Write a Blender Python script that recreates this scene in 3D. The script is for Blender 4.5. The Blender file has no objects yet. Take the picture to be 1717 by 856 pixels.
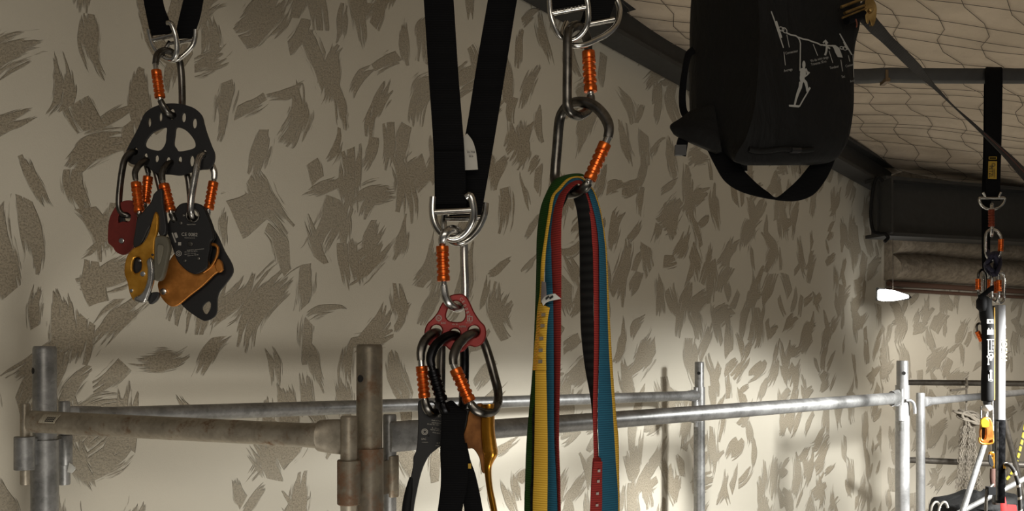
import bpy, math, random
from mathutils import Vector, Matrix
from mathutils.bvhtree import BVHTree
random.seed(7)
SC = bpy.context.scene
COL = SC.collection
F, CX, HY, ZC = 1500.0, 858.5, 602.0, 1.5

# ------------------------------------------------------------------ camera
cd = bpy.data.cameras.new('camera')
cam = bpy.data.objects.new('camera', cd)
COL.objects.link(cam)
cam.location = (0, 0, ZC)
cam.rotation_euler = (math.pi / 2, 0, 0)
cd.sensor_width = 36
cd.lens = 36 * F / 1717
cd.shift_y = (HY - 428.0) / 1717
cd.clip_start = 0.02
SC.camera = cam

# ------------------------------------------------------------------ world, lamps, exposure
SC.view_settings.view_transform = 'Standard'
SC.view_settings.look = 'None'
SC.view_settings.exposure = 0.0
SC.view_settings.gamma = 1.0
SC.view_settings.use_curve_mapping = False
w = bpy.data.worlds.new('dim_room')
SC.world = w
w.use_nodes = True
w.node_tree.nodes['Background'].inputs[0].default_value = (1.0, 0.94, 0.86, 1)
w.node_tree.nodes['Background'].inputs[1].default_value = 0.085


def lamp(name, kind, loc, target, energy, color, **kw):
    l = bpy.data.lights.new(name, kind)
    o = bpy.data.objects.new(name, l)
    COL.objects.link(o)
    o.location = loc
    d = Vector(target) - Vector(loc)
    o.rotation_euler = d.to_track_quat('-Z', 'Y').to_euler()
    l.energy = energy
    l.color = color
    for k, v in kw.items():
        setattr(l, k, v)
    return o


# shaded work lamp out to the right, throwing its pool low on the long wall
WL = Vector((2.20, 2.35, ZC + 0.215))
lamp('work_light', 'SPOT', WL, WL + Vector((-0.28, 0.25, -0.945)), 460, (1.0, 1.0, 0.97),
     spot_size=math.radians(135), spot_blend=0.32, shadow_soft_size=0.13)
# weak warm hall lighting from behind the viewer
lamp('hall_light', 'AREA', (0.2, -1.8, ZC + 0.75), (-0.2, 3.0, ZC + 0.2), 19, (1.0, 0.90, 0.76),
     shape='RECTANGLE', size=1.8, size_y=0.7)
# added fill lights set low: one for the lower left wall, one for the slings
lamp('low_wall_fill', 'SPOT', (-0.25, 1.0, ZC - 1.15), (-0.60, 2.6, ZC - 0.75), 36, (1.0, 0.95, 0.86),
     spot_size=math.radians(140), spot_blend=1.0, shadow_soft_size=0.2)
lamp('low_front_fill', 'AREA', (0.30, 0.10, ZC - 0.80), (0.04, 1.1, ZC - 0.22), 4.6, (1.0, 0.95, 0.86),
     shape='RECTANGLE', size=0.5, size_y=0.3)
# unseen light added out to the right to brighten the end wall
lamp('end_wall_fill', 'SPOT', (3.05, 4.15, ZC + 0.30), (2.75, 5.6, ZC - 0.85), 38, (1.0, 0.93, 0.82),
     spot_size=math.radians(100), spot_blend=0.7, shadow_soft_size=0.2)


# ------------------------------------------------------------------ helpers
def P(x, y, D, back=0.0):
    """the place seen at photo pixel (x, y), D metres in front of the camera"""
    return Vector(((x - CX) / F * D, D + back, ZC + (HY - y) / F * D))


OFF = {}


class MB:
    def __init__(self):
        self.v, self.f = [], []

    def add(self, vs, fs):
        n = len(self.v)
        self.v += [Vector(p) for p in vs]
        self.f += [tuple(i + n for i in q) for q in fs]
        return self

    def sweep(self, pts, prof, up=(0, 0, 1), ups=None, scales=None, closed=False, cap=True):
        """prof: list of (a, b): a along side, b along up-ish normal"""
        pts = [Vector(p) for p in pts]
        n, m = len(pts), len(prof)
        ring = []
        nrm = None
        for i in range(n):
            if closed:
                t = pts[(i + 1) % n] - pts[i - 1]
            else:
                t = pts[min(i + 1, n - 1)] - pts[max(i - 1, 0)]
            t = t.normalized() if t.length > 1e-9 else Vector((0, 0, 1))
            if ups is not None:
                u = Vector(ups[i])
            elif nrm is None:
                u = Vector(up)
                if abs(u.normalized().dot(t)) > 0.95:
                    u = Vector((0, 1, 0)) if abs(t.y) < 0.9 else Vector((1, 0, 0))
            else:
                u = nrm
            u = u - t * u.dot(t)
            u.normalize()
            nrm = u
            s = t.cross(u)
            sa, sb = (1, 1) if scales is None else scales[i]
            ring.append([pts[i] + s * (a * sa) + u * (b * sb) for a, b in prof])
        vs = [p for r in ring for p in r]
        fs = []
        for i in range(n if closed else n - 1):
            j = (i + 1) % n
            for k in range(m):
                l = (k + 1) % m
                fs.append((i * m + k, i * m + l, j * m + l, j * m + k))
        if cap and not closed:
            fs.append(tuple(range(m))[::-1])
            fs.append(tuple((n - 1) * m + k for k in range(m)))
        return self.add(vs, fs)

    def tube(self, pts, r, n=14, **kw):
        if isinstance(r, (list, tuple)):
            kw['scales'] = [(q, q) for q in r]
            r = 1.0
        return self.sweep(pts, circ(r, n), **kw)

    def lathe(self, p0, p1, prof, n=20):
        """prof: list of (t 0..1 along p0-p1, radius)"""
        p0, p1 = Vector(p0), Vector(p1)
        d = p1 - p0
        t = d.normalized()
        u = Vector((0, 0, 1)) if abs(t.z) < 0.9 else Vector((1, 0, 0))
        u = (u - t * u.dot(t)).normalized()
        s = t.cross(u)
        vs, fs = [], []
        for q, r in prof:
            for k in range(n):
                a = 2 * math.pi * k / n
                vs.append(p0 + d * q + s * (r * math.cos(a)) + u * (r * math.sin(a)))
        for i in range(len(prof) - 1):
            for k in range(n):
                l = (k + 1) % n
                fs.append((i * n + k, i * n + l, (i + 1) * n + l, (i + 1) * n + k))
        fs.append(tuple(range(n))[::-1])
        fs.append(tuple((len(prof) - 1) * n + k for k in range(n)))
        return self.add(vs, fs)

    def box(self, c, size, rot=None):
        c = Vector(c)
        hx, hy, hz = [q / 2 for q in size]
        vs = [Vector((x, y, z)) for x in (-hx, hx) for y in (-hy, hy) for z in (-hz, hz)]
        if rot is not None:
            vs = [rot @ p for p in vs]
        return self.add([c + p for p in vs],
                        [(0, 1, 3, 2), (4, 6, 7, 5), (0, 4, 5, 1), (2, 3, 7, 6), (0, 2, 6, 4), (1, 5, 7, 3)])

    def ball(self, c, r, n=12, sc=(1, 1, 1)):
        c = Vector(c)
        prof = []
        m = n // 2
        vs, fs = [], []
        for i in range(m + 1):
            a = math.pi * (i + 0.02 * (i == 0) - 0.02 * (i == m)) / m
            for k in range(n):
                b = 2 * math.pi * k / n
                vs.append(c + Vector((r * sc[0] * math.sin(a) * math.cos(b), r * sc[1] * math.sin(a) * math.sin(b), r * sc[2] * math.cos(a))))
        for i in range(m):
            for k in range(n):
                l = (k + 1) % n
                fs.append((i * n + k, (i + 1) * n + k, (i + 1) * n + l, i * n + l))
        fs.append(tuple(range(n)))
        fs.append(tuple(m * n + k for k in range(n))[::-1])
        return self.add(vs, fs)

    def build(self, name, material, parent=None, smooth=0.7, at=None):
        off = OFF[parent] if parent is not None else (Vector(at) if at is not None else self.centre())
        me = bpy.data.meshes.new(name)
        me.from_pydata([tuple(p - off) for p in self.v], [], self.f)
        me.update()
        if smooth:
            me.polygons.foreach_set('use_smooth', [True] * len(me.polygons))
            me.set_sharp_from_angle(angle=smooth)
        me.materials.append(material)
        o = bpy.data.objects.new(name, me)
        COL.objects.link(o)
        OFF[o] = off
        if parent is None:
            o.location = off
        else:
            o.parent = parent
        return o

    def centre(self):
        lo = Vector([min(p[k] for p in self.v) for k in range(3)])
        hi = Vector([max(p[k] for p in self.v) for k in range(3)])
        return (lo + hi) / 2


def circ(r, n=14):
    return [(r * math.cos(2 * math.pi * k / n), r * math.sin(2 * math.pi * k / n)) for k in range(n)]


def rrect(a, b, c=0.3):
    """rounded rectangle section, half sizes a, b, corner share c of the smaller"""
    q = min(a, b) * c
    o = []
    for sx, sy, a0 in ((1, 1, 0), (-1, 1, 90), (-1, -1, 180), (1, -1, 270)):
        for k in range(3):
            t = math.radians(a0 + 45 * k)
            o.append((sx * (a - q) + q * math.cos(t), sy * (b - q) + q * math.sin(t)))
    return o


def smooth(pts, sub=6, closed=False):
    """Catmull-Rom through tuples / vectors"""
    pts = [tuple(p) for p in pts]
    n = len(pts)
    out = []
    rng = range(n if closed else n - 1)
    for i in rng:
        if closed:
            a, b, c, d = pts[i - 1], pts[i], pts[(i + 1) % n], pts[(i + 2) % n]
        else:
            a, b, c, d = pts[max(i - 1, 0)], pts[i], pts[i + 1], pts[min(i + 2, n - 1)]
        for k in range(sub):
            t = k / sub
            out.append(tuple(0.5 * (2 * b[j] + (c[j] - a[j]) * t + (2 * a[j] - 5 * b[j] + 4 * c[j] - d[j]) * t * t
                                    + (3 * b[j] - a[j] - 3 * c[j] + d[j]) * t ** 3) for j in range(len(b))))
    if not closed:
        out.append(pts[-1])
    return out


def thing(name, label, cat, loc, group=None):
    o = bpy.data.objects.new(name, None)
    o.empty_display_size = 0.02
    COL.objects.link(o)
    o.location = loc
    OFF[o] = Vector(loc)
    return tag(o, label, cat, group)


def tag(o, label=None, cat=None, group=None, kind=None):
    if label:
        o['label'] = label
    if cat:
        o['category'] = cat
    if group:
        o['group'] = group
    if kind:
        o['kind'] = kind
    return o


def struct(name, mb, m, parent=None, smooth_=0.7):
    o = mb.build(name, m, parent, smooth_)
    if parent is None:
        o['kind'] = 'structure'
    return o


# ------------------------------------------------------------------ materials
class NT:
    def __init__(self, name):
        self.m = bpy.data.materials.new(name)
        self.m.use_nodes = True
        self.t = self.m.node_tree
        self.b = self.t.nodes['Principled BSDF']

    def n(self, kind, ins=None, **attrs):
        o = self.t.nodes.new(kind)
        for k, v in attrs.items():
            setattr(o, k, v)
        for k, v in (ins or {}).items():
            if hasattr(v, 'is_output') or isinstance(v, bpy.types.NodeSocket):
                self.t.links.new(v, o.inputs[k])
            else:
                o.inputs[k].default_value = v
        return o

    def math(self, op, a, b=None, c=None, clamp=False):
        o = self.n('ShaderNodeMath', operation=op, use_clamp=clamp)
        for i, v in enumerate((a, b, c)):
            if v is None:
                continue
            if isinstance(v, bpy.types.NodeSocket):
                self.t.links.new(v, o.inputs[i])
            else:
                o.inputs[i].default_value = v
        return o.outputs[0]

    def smoothstep(self, v, lo, hi):
        return self.n('ShaderNodeMapRange', {'Value': v, 'From Min': lo, 'From Max': hi, 'To Min': 0.0, 'To Max': 1.0},
                      interpolation_type='SMOOTHSTEP').outputs[0]

    def mix(self, f, a, b):
        o = self.n('ShaderNodeMix', data_type='RGBA')
        for i, v in ((0, f), (6, a), (7, b)):
            if isinstance(v, bpy.types.NodeSocket):
                self.t.links.new(v, o.inputs[i])
            else:
                o.inputs[i].default_value = v if i == 0 else (*v, 1) if len(v) == 3 else v
        return o.outputs[2]

    def set(self, **kw):
        names = dict(color='Base Color', rough='Roughness', metal='Metallic', normal='Normal', spec='Specular IOR Level',
                     coat='Coat Weight', sheen='Sheen Weight', emit='Emission Color', emit_s='Emission Strength')
        for k, v in kw.items():
            s = self.b.inputs[names[k]]
            if isinstance(v, bpy.types.NodeSocket):
                self.t.links.new(v, s)
            elif k in ('color', 'emit'):
                s.default_value = (*v, 1)
            else:
                s.default_value = v
        return self.m

    def coord(self, scale=(1, 1, 1), rot=(0, 0, 0), loc=(0, 0, 0)):
        tc = self.n('ShaderNodeTexCoord')
        return self.n('ShaderNodeMapping', {'Vector': tc.outputs['Object'], 'Scale': scale, 'Rotation': rot, 'Location': loc}).outputs[0]

    def noise(self, vec, scale, detail=3, rough=0.5, dist=0.0):
        return self.n('ShaderNodeTexNoise', {'Vector': vec, 'Scale': scale, 'Detail': detail, 'Roughness': rough, 'Distortion': dist})

    def bump(self, h, strength=0.3, dist=0.002):
        return self.n('ShaderNodeBump', {'Height': h, 'Strength': strength, 'Distance': dist}).outputs[0]


def metal(name, c1, c2, rough=0.3, scale=60, metal_=1.0, bump=0.0, stretch=(1, 1, 1)):
    t = NT(name)
    v = t.coord(stretch)
    nz = t.noise(v, scale, 4, 0.6).outputs[0]
    col = t.mix(t.smoothstep(nz, 0.35, 0.65), c1, c2)
    r = t.math('MULTIPLY_ADD', nz, 0.25, rough - 0.12)
    kw = {}
    if bump:
        kw['normal'] = t.bump(nz, bump, 0.001)
    return t.set(color=col, rough=r, metal=metal_, **kw)


def galvanised(name, c1, c2, rust=None, rust_amount=0.5, metal_=0.6, rough=0.42):
    t = NT(name)
    v = t.coord()
    vo = t.n('ShaderNodeTexVoronoi', {'Vector': v, 'Scale': 130.0}).outputs['Color']
    spangle = t.n('ShaderNodeRGBToBW', {'Color': vo}).outputs[0]
    big = t.noise(v, 14, 5, 0.65).outputs[0]
    f = t.math('ADD', t.math('MULTIPLY', spangle, 0.35), t.math('MULTIPLY', t.smoothstep(big, 0.3, 0.7), 0.65))
    col = t.mix(f, c1, c2)
    r = t.math('MULTIPLY_ADD', big, 0.3, rough - 0.15)
    if rust:
        nz = t.noise(v, 22, 6, 0.7).outputs[0]
        fr = t.smoothstep(nz, 0.62 - 0.3 * rust_amount, 0.78 - 0.2 * rust_amount)
        col = t.mix(fr, col, rust)
        r = t.math('MAXIMUM', r, t.math('MULTIPLY', fr, 0.75))
    fine = t.noise(v, 300, 3, 0.6).outputs[0]
    return t.set(color=col, rough=r, metal=metal_, normal=t.bump(t.math('ADD', big, t.math('MULTIPLY', fine, 0.2)), 0.25, 0.002))


def webbing(name, c1, c2, ribs=520.0, rough=0.85, axis='Z', spec=0.2):
    """woven tape: weft ribs across the tape"""
    t = NT(name)
    v = t.coord()
    nz = t.noise(v, 14, 2, 0.5).outputs[0]
    wv = t.n('ShaderNodeTexWave', {'Vector': v, 'Scale': ribs / 20.0, 'Distortion': 0.6, 'Detail': 1.0, 'Detail Scale': 2.0},
             wave_type='BANDS', bands_direction=axis).outputs[0]
    fine = t.noise(v, 900, 2, 0.5).outputs[0]
    col = t.mix(t.math('MULTIPLY', wv, 0.75), c1, c2)
    col = t.mix(t.math('MULTIPLY', t.smoothstep(nz, 0.35, 0.7), 0.3), col, c1)
    h = t.math('ADD', wv, t.math('MULTIPLY', fine, 0.3))
    return t.set(color=col, rough=rough, normal=t.bump(h, 0.5, 0.0006), spec=spec)


def plain(name, c, rough=0.5, metal_=0.0, noise=0.12, scale=120, bump=0.15):
    t = NT(name)
    v = t.coord()
    nz = t.noise(v, scale, 3, 0.6).outputs[0]
    dark = tuple(q * (1 - noise) for q in c)
    lite = tuple(min(1, q * (1 + noise)) for q in c)
    return t.set(color=t.mix(nz, dark, lite), rough=rough, metal=metal_, normal=t.bump(nz, bump, 0.0006))


def sponged_wall(name, base, stroke, seed, stretch=1.0):
    """cream plaster with dabbed-on rough sand-coloured brush strokes"""
    t = NT(name)
    tc = t.n('ShaderNodeTexCoord')
    uv = t.n('ShaderNodeMapping', {'Vector': tc.outputs['UV'], 'Location': (seed, seed * 1.7, 0)}).outputs[0]
    warp = t.noise(uv, 3.2, 2, 0.5)
    wv = t.n('ShaderNodeVectorMath', {0: warp.outputs[1], 1: (0.5, 0.5, 0.5)}, operation='SUBTRACT').outputs[0]
    wv = t.n('ShaderNodeVectorMath', {0: wv, 'Scale': 0.10}, operation='SCALE').outputs[0]
    wuv = t.n('ShaderNodeVectorMath', {0: uv, 1: wv}, operation='ADD').outputs[0]
    masks, edges = None, None
    for k, (sc, a, b, ang0, angr, share) in enumerate((
            (5.2, 0.112, 0.048, 1.25, 1.5, 0.55),
            (6.4, 0.100, 0.038, 1.30, 2.0, 0.55),
            (8.4, 0.080, 0.025, 1.2, 1.8, 0.55))):
        q = t.n('ShaderNodeMapping', {'Vector': wuv, 'Location': (3.7 * k, 5.1 * k, 0)}).outputs[0]
        vo = t.n('ShaderNodeTexVoronoi', {'Vector': q, 'Scale': sc, 'Randomness': 0.95}, voronoi_dimensions='2D')
        d = t.n('ShaderNodeVectorMath', {0: q, 1: vo.outputs['Position']}, operation='SUBTRACT').outputs[0]
        rgb = t.n('ShaderNodeSeparateColor', {'Color': vo.outputs['Color']})
        ang = t.math('MULTIPLY_ADD', t.math('SUBTRACT', rgb.outputs[0], 0.5), angr, ang0)
        rot = t.n('ShaderNodeVectorRotate', {'Vector': d, 'Angle': ang}, rotation_type='Z_AXIS', invert=True).outputs[0]
        # curved strokes
        sep = t.n('ShaderNodeSeparateXYZ', {'Vector': rot})
        bend = t.math('MULTIPLY', t.math('MULTIPLY', sep.outputs[0], sep.outputs[0]), t.math('MULTIPLY_ADD', rgb.outputs[2], 5.0, -2.5))
        yy = t.math('ADD', sep.outputs[1], bend)
        st = t.n('ShaderNodeCombineXYZ', {'X': t.math('MULTIPLY', sep.outputs[0], 6.5), 'Y': t.math('MULTIPLY', yy, 72.0), 'Z': t.math('MULTIPLY', rgb.outputs[1], 40.0)}).outputs[0]
        streak = t.noise(st, 1.0, 3, 0.6).outputs[0]
        size = t.math('MULTIPLY_ADD', rgb.outputs[1], 0.6, 0.7)
        ex = t.math('DIVIDE', sep.outputs[0], t.math('MULTIPLY', size, a))
        ey = t.math('DIVIDE', yy, t.math('MULTIPLY', size, b))
        # blunter along the stroke than an ellipse
        ax_ = t.math('ABSOLUTE', ex)
        ex2 = t.math('POWER', ax_, 2.0)
        e = t.math('ADD', ex2, t.math('MULTIPLY', ey, ey))
        e = t.math('ADD', e, t.math('MULTIPLY', t.math('SUBTRACT', streak, 0.43), t.math('MULTIPLY_ADD', ax_, 2.4, 2.7)))
        on = t.math('LESS_THAN', t.math('FRACT', t.math('MULTIPLY', rgb.outputs[2], 7.31)), share)
        m = t.math('MULTIPLY', t.math('SUBTRACT', 1.0, t.smoothstep(e, 0.62, 1.0)), on)
        masks = m if masks is None else t.math('MAXIMUM', masks, m)
    grain = t.noise(uv, 210, 4, 0.8).outputs[0]
    gmid = t.noise(uv, 95, 3, 0.6).outputs[0]
    big = t.noise(uv, 1.3, 3, 0.5).outputs[0]
    col_b = t.mix(t.smoothstep(big, 0.3, 0.7), tuple(q * 0.95 for q in base), base)
    speck = t.smoothstep(grain, 0.36, 0.58)
    col_s = t.mix(speck, tuple(q * 0.62 for q in stroke), tuple(min(1, q * 1.22) for q in stroke))
    fade = t.math('MULTIPLY_ADD', t.smoothstep(t.noise(uv, 2.2, 2, 0.5).outputs[0], 0.3, 0.7), 0.40, 0.58)
    col = t.mix(t.math('MULTIPLY', masks, fade), col_b, col_s)
    h = t.math('ADD', t.math('MULTIPLY', masks, t.math('ADD', grain, gmid)), t.math('MULTIPLY', grain, 0.12))
    return t.set(color=col, rough=0.9, normal=t.bump(h, 0.9, 0.006), spec=0.2)


M = {}
M['wall'] = sponged_wall('sponged_plaster', (0.63, 0.59, 0.495), (0.455, 0.39, 0.29), 0.0)
M['wall_back'] = sponged_wall('sponged_plaster_end', (0.60, 0.555, 0.465), (0.49, 0.43, 0.335), 11.3)
M['floor'] = plain('concrete_floor', (0.20, 0.18, 0.155), 0.85, 0, 0.3, 9)
M['dark_steel'] = plain('dark_painted_steel', (0.037, 0.037, 0.036), 0.6, 0.0, 0.35, 30)
M['galv'] = galvanised('galvanised_steel', (0.16, 0.16, 0.155), (0.37, 0.37, 0.365))
M['galv_light'] = galvanised('bright_galvanised_steel', (0.30, 0.30, 0.30), (0.48, 0.48, 0.48), metal_=0.45)
M['galv_brown'] = galvanised('weathered_galvanised_steel', (0.20, 0.175, 0.135), (0.40, 0.355, 0.28), (0.16, 0.085, 0.04), 0.30, 0.5)
M['galv_rust'] = galvanised('rusty_galvanised_steel', (0.13, 0.11, 0.085), (0.29, 0.25, 0.18), (0.17, 0.10, 0.055), 0.45, 0.4)
M['rust'] = galvanised('rusted_sleeve_steel', (0.12, 0.10, 0.075), (0.22, 0.19, 0.14), (0.16, 0.085, 0.045), 0.6, 0.3)
M['tube_dark'] = galvanised('dark_weathered_tube', (0.07, 0.06, 0.05), (0.15, 0.135, 0.115))
M['grey_bar'] = plain('grey_painted_metal', (0.19, 0.19, 0.195), 0.55, 0.2, 0.08, 40)
M['hole'] = plain('dark_bore', (0.012, 0.011, 0.010), 0.9)
# ------------------------------------------------------------------ the room
W0 = Vector((-1.136, 1.985, 0))
WD = Vector((3.27, 3.182, 0)).normalized()
WN = Vector((WD.y, -WD.x, 0))                       # into the room
CORNER = Vector((2.134, 5.167, 0))
ED = Vector((0.898, 0.44, 0)).normalized()
EN = Vector((ED.y, -ED.x, 0))
ZT = ZC + 2.2


def uv_wall(name, p0, d, length, z0, z1, thick, n, m):
    """upright slab with metre UVs on its face"""
    mb = MB()
    b = -n * thick
    vs = []
    for q in (p0, p0 + d * length):
        for z in (z0, z1):
            vs.append(Vector((q.x, q.y, z)))
    vs += [p + b for p in vs]
    mb.add(vs, [(0, 2, 3, 1), (4, 5, 7, 6), (0, 1, 5, 4), (2, 6, 7, 3), (1, 3, 7, 5), (0, 4, 6, 2)])
    o = mb.build(name, m, None, 0)
    uv = o.data.uv_layers.new(name='UVMap')
    for poly in o.data.polygons:
        for li in poly.loop_indices:
            p = o.data.vertices[o.data.loops[li].vertex_index].co + OFF[o]
            uv.data[li].uv = ((p - p0).dot(d), p.z)
    o['kind'] = 'structure'
    return o


wstart = W0 - WD * 5.0
uv_wall('wall_left', wstart, WD, 5.0 + (CORNER - W0).dot(WD), 0, ZT, 0.12, WN, M['wall'])
uv_wall('wall_back', CORNER, ED, 4.2, 0, ZT, 0.12, EN, M['wall_back'])
struct('floor', MB().box((0.6, 2.3, -0.05), (12, 11, 0.1)), M['floor'], smooth_=0)


# ceiling: a slack insulating membrane sagging between its wires
def ceil_z(x, y):
    s = (Vector((x, y, 0)) - W0).dot(WD)
    z = ZC + 1.565 - 0.107 * max(s, -2)
    z += 0.020 * math.sin(s * 4.3 + 0.6) * math.sin(x * 2.1 + 0.4) + 0.012 * math.sin(x * 3.3 - y * 2.7)
    return z


t = NT('ceiling_membrane')
v = t.coord()
nz = t.noise(v, 2.4, 4, 0.6).outputs[0]
fold = t.n('ShaderNodeTexWave', {'Vector': t.coord((1, 1, 1), (0, 0, 0.10)), 'Scale': 2.6, 'Distortion': 3.0, 'Detail': 2.0, 'Detail Scale': 0.6}, bands_direction='Y').outputs[0]
c = t.mix(t.smoothstep(nz, 0.3, 0.7), (0.56, 0.47, 0.36), (0.70, 0.59, 0.46))
M['ceiling'] = t.set(color=c, rough=0.75, normal=t.bump(t.math('ADD', fold, t.noise(v, 30, 4, 0.6).outputs[0]), 0.35, 0.012))
mb = MB()
NX, NY = 90, 70
x0, x1, y0, y1 = -2.0, 5.2, -0.6, 5.9
vs, fs = [], []
for j in range(NY + 1):
    for i in range(NX + 1):
        x, y = x0 + (x1 - x0) * i / NX, y0 + (y1 - y0) * j / NY
        vs.append((x, y, ceil_z(x, y)))
keep = lambda x, y: (Vector((x, y, 0)) - W0).dot(WN) > -0.06 and (Vector((x, y, 0)) - CORNER).dot(EN) > -0.09
for j in range(NY):
    for i in range(NX):
        cx, cy = x0 + (x1 - x0) * (i + .5) / NX, y0 + (y1 - y0) * (j + .5) / NY
        if keep(cx, cy):
            a = j * (NX + 1) + i
            fs.append((a, a + NX + 1, a + NX + 2, a + 1))
used = sorted({i for f in fs for i in f})
re = {k: i for i, k in enumerate(used)}
mb.add([vs[k] for k in used], [tuple(re[i] for i in f) for f in fs])
ce = struct('ceiling', mb, M['ceiling'], smooth_=1.5)
so = ce.modifiers.new('thickness', 'SOLIDIFY')
so.thickness = 0.03
so.offset = -1

# the wire net that holds the membrane up
M['wire'] = plain('net_wire', (0.11, 0.09, 0.07), 0.7)
mb = MB()
inroom = lambda x, y: (Vector((x, y, 0)) - W0).dot(WN) > 0.03 and (Vector((x, y, 0)) - CORNER).dot(EN) > 0.05
def wire(pts):
    run = []
    for x, y in pts + [(99, 99)]:
        if x < 90 and inroom(x, y) and -0.3 < x < 4.6 and 1.6 < y < 5.8:
            run.append((x, y, ceil_z(x, y) - 0.006))
        else:
            if len(run) > 2:
                mb.tube(run, 0.0012, 5)
            run = []
y = 1.7
while y < 5.8:
    sl = random.uniform(-0.015, 0.03)
    wire([(x * 0.1, y + sl * x * 0.1 + 0.012 * math.sin(x * 0.37 + y * 9)) for x in range(-4, 48)])
    y += random.uniform(0.095, 0.125)
for k in range(-26, 30):
    base = Vector((0.35 + k * 0.17, 1.7, 0))
    pts = []
    for j in range(0, 46):
        step = 0.026 * (1 if (j // 2) % 2 else -1)
        q = base + Vector((0.60, 0.80, 0)) * (j * 0.11) + Vector((step, 0, 0))
        pts.append((q.x, q.y))
    wire(pts)
net = mb.build('ceiling_net', M['wire'], None, 1.0)
tag(net, 'thin wire net strung under the pale sagging ceiling sheet', 'wire net')

# steel rafter along the top of the long wall
def beam_i(mb, p0, p1, h, fw, tw=0.012, tf=0.016, side=None):
    """rolled section: two flanges and a web; p0, p1 on the axis"""
    prof = [(-fw, -h), (fw, -h), (fw, -h + tf), (tw, -h + tf), (tw, h - tf), (fw, h - tf), (fw, h), (-fw, h), (-fw, h - tf),
            (-tw, h - tf), (-tw, -h + tf), (-fw, -h + tf)]
    return mb.sweep([p0, p1], prof, up=(0, 0, 1))

def wallpt(s, z, out):
    q = W0 + WD * s + WN * out
    return Vector((q.x, q.y, z))
SE = (CORNER - W0).dot(WD)
h = 0.070
mb = MB()
pa = wallpt(-2.0, ZC + 1.494 + 0.214, 0.065)
pb = wallpt(SE - 0.05, ZC + 1.010, 0.065)
beam_i(mb, pa, pb, h, 0.055)
struct('trim_1', mb, M['dark_steel'], smooth_=0)
mb = MB()
zq = lambda q: ZC + 1.494 - 0.107 * q
mb.box(wallpt(3.1, zq(3.1) - 0.075, 0.10), (0.05, 0.05, 0.05))
mb.box(wallpt(3.1, zq(3.1), 0.115), (0.012, 0.03, 0.13))
struct('trim_2', mb, M['dark_steel'])

# main girder across the far end
ia = P(1468, 348, 4.80)
ib = Vector((P(1717, 364, 5.25)))
dirb = (ib - ia)
ib2 = ia + dirb * 2.2
mb = MB()
beam_i(mb, ia, ib2, 0.158, 0.075, 0.010, 0.018)
mb.box((ia + Vector((0.03, -0.012, 0))), (0.012, 0.14, 0.29), Matrix.Rotation(math.atan2(dirb.y, dirb.x), 3, 'Z'))
struct('trim_3', mb, M['dark_steel'], smooth_=0)
# black cable looped round the girder's end
M['rubber'] = plain('black_rubber', (0.006, 0.006, 0.0065), 0.7, 0, 0.1)
M['rubber'].node_tree.nodes['Principled BSDF'].inputs['Specular IOR Level'].default_value = 0.2
pts = [P(1480, 303, 4.72), P(1474, 296, 4.70), P(1467, 304, 4.70), P(1462, 330, 4.72), P(1460, 360, 4.74), P(1464, 386, 4.74), P(1474, 391, 4.72), P(1484, 392, 4.70), P(1489, 398, 4.7), P(1483, 405, 4.7)]
o = MB().tube(smooth(pts, 6), 0.009, 8).build('power_cable', M['rubber'])
tag(o, 'black cable looped round the left end of the dark steel girder', 'cable')

# rolls of insulation tucked under the girder against the end wall
t = NT('insulation')
v = t.coord()
nz = t.noise(v, 26, 5, 0.65).outputs[0]
c = t.mix(t.smoothstep(nz, 0.3, 0.7), (0.20, 0.165, 0.125), (0.36, 0.305, 0.235))
M['insul'] = t.set(color=c, rough=0.95, normal=t.bump(nz, 0.5, 0.02))
def back(x_off, z, out):
    q = CORNER + ED * x_off + EN * out
    return Vector((q.x, q.y, z))
prof_z = [(1.15, 0.14), (1.00, 0.14), (0.86, 0.13), (0.76, 0.13), (0.69, 0.13), (0.64, 0.13), (0.615, 0.10), (0.60, 0.06), (0.585, 0.09), (0.55, 0.13), (0.50, 0.13), (0.465, 0.10), (0.455, 0.0), (1.15, 0.0)]
mb = MB()
rings = []
for i in range(41):
    s = 0.02 + i * 0.1
    dz = -0.055 * s * 0 + 0.012 * math.sin(s * 2.3) + 0.008 * math.sin(s * 7)
    rings.append([back(s, ZC + z + dz * (1 if o_ > 0 else 0), o_ * (1 + 0.12 * math.sin(s * 3 + z * 9)) + 0.001) for z, o_ in prof_z])
m = len(prof_z)
vs = [p for r in rings for p in r]
fs = [(i * m + k, i * m + (k + 1) % m, (i + 1) * m + (k + 1) % m, (i + 1) * m + k) for i in range(40) for k in range(m)]
fs += [tuple(range(m))[::-1], tuple(40 * m + k for k in range(m))]
mb.add(vs, fs)
struct('trim_4', mb, M['insul'], smooth_=1.0)
# conduit under the insulation
M['conduit'] = plain('red_brown_conduit', (0.12, 0.065, 0.045), 0.6)
mb = MB()
mb.tube([back(0.02, ZC + 0.437, 0.03), back(4.0, ZC + 0.415, 0.03)], 0.016, 10)
mb.tube([back(0.02, ZC + 0.402, 0.02), back(4.0, ZC + 0.38, 0.02)], 0.010, 8)
struct('trim_5', mb, M['conduit'])
# thin wire hanging off the girder
o = MB().tube([P(1497, 400, 4.8), P(1497, 430, 4.82), P(1497.5, 488, 4.86)], 0.0018, 5).build('hanging_wire', M['wire'])
tag(o, 'thin wire hanging from the girder down to the glowing lamp', 'wire')
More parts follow.
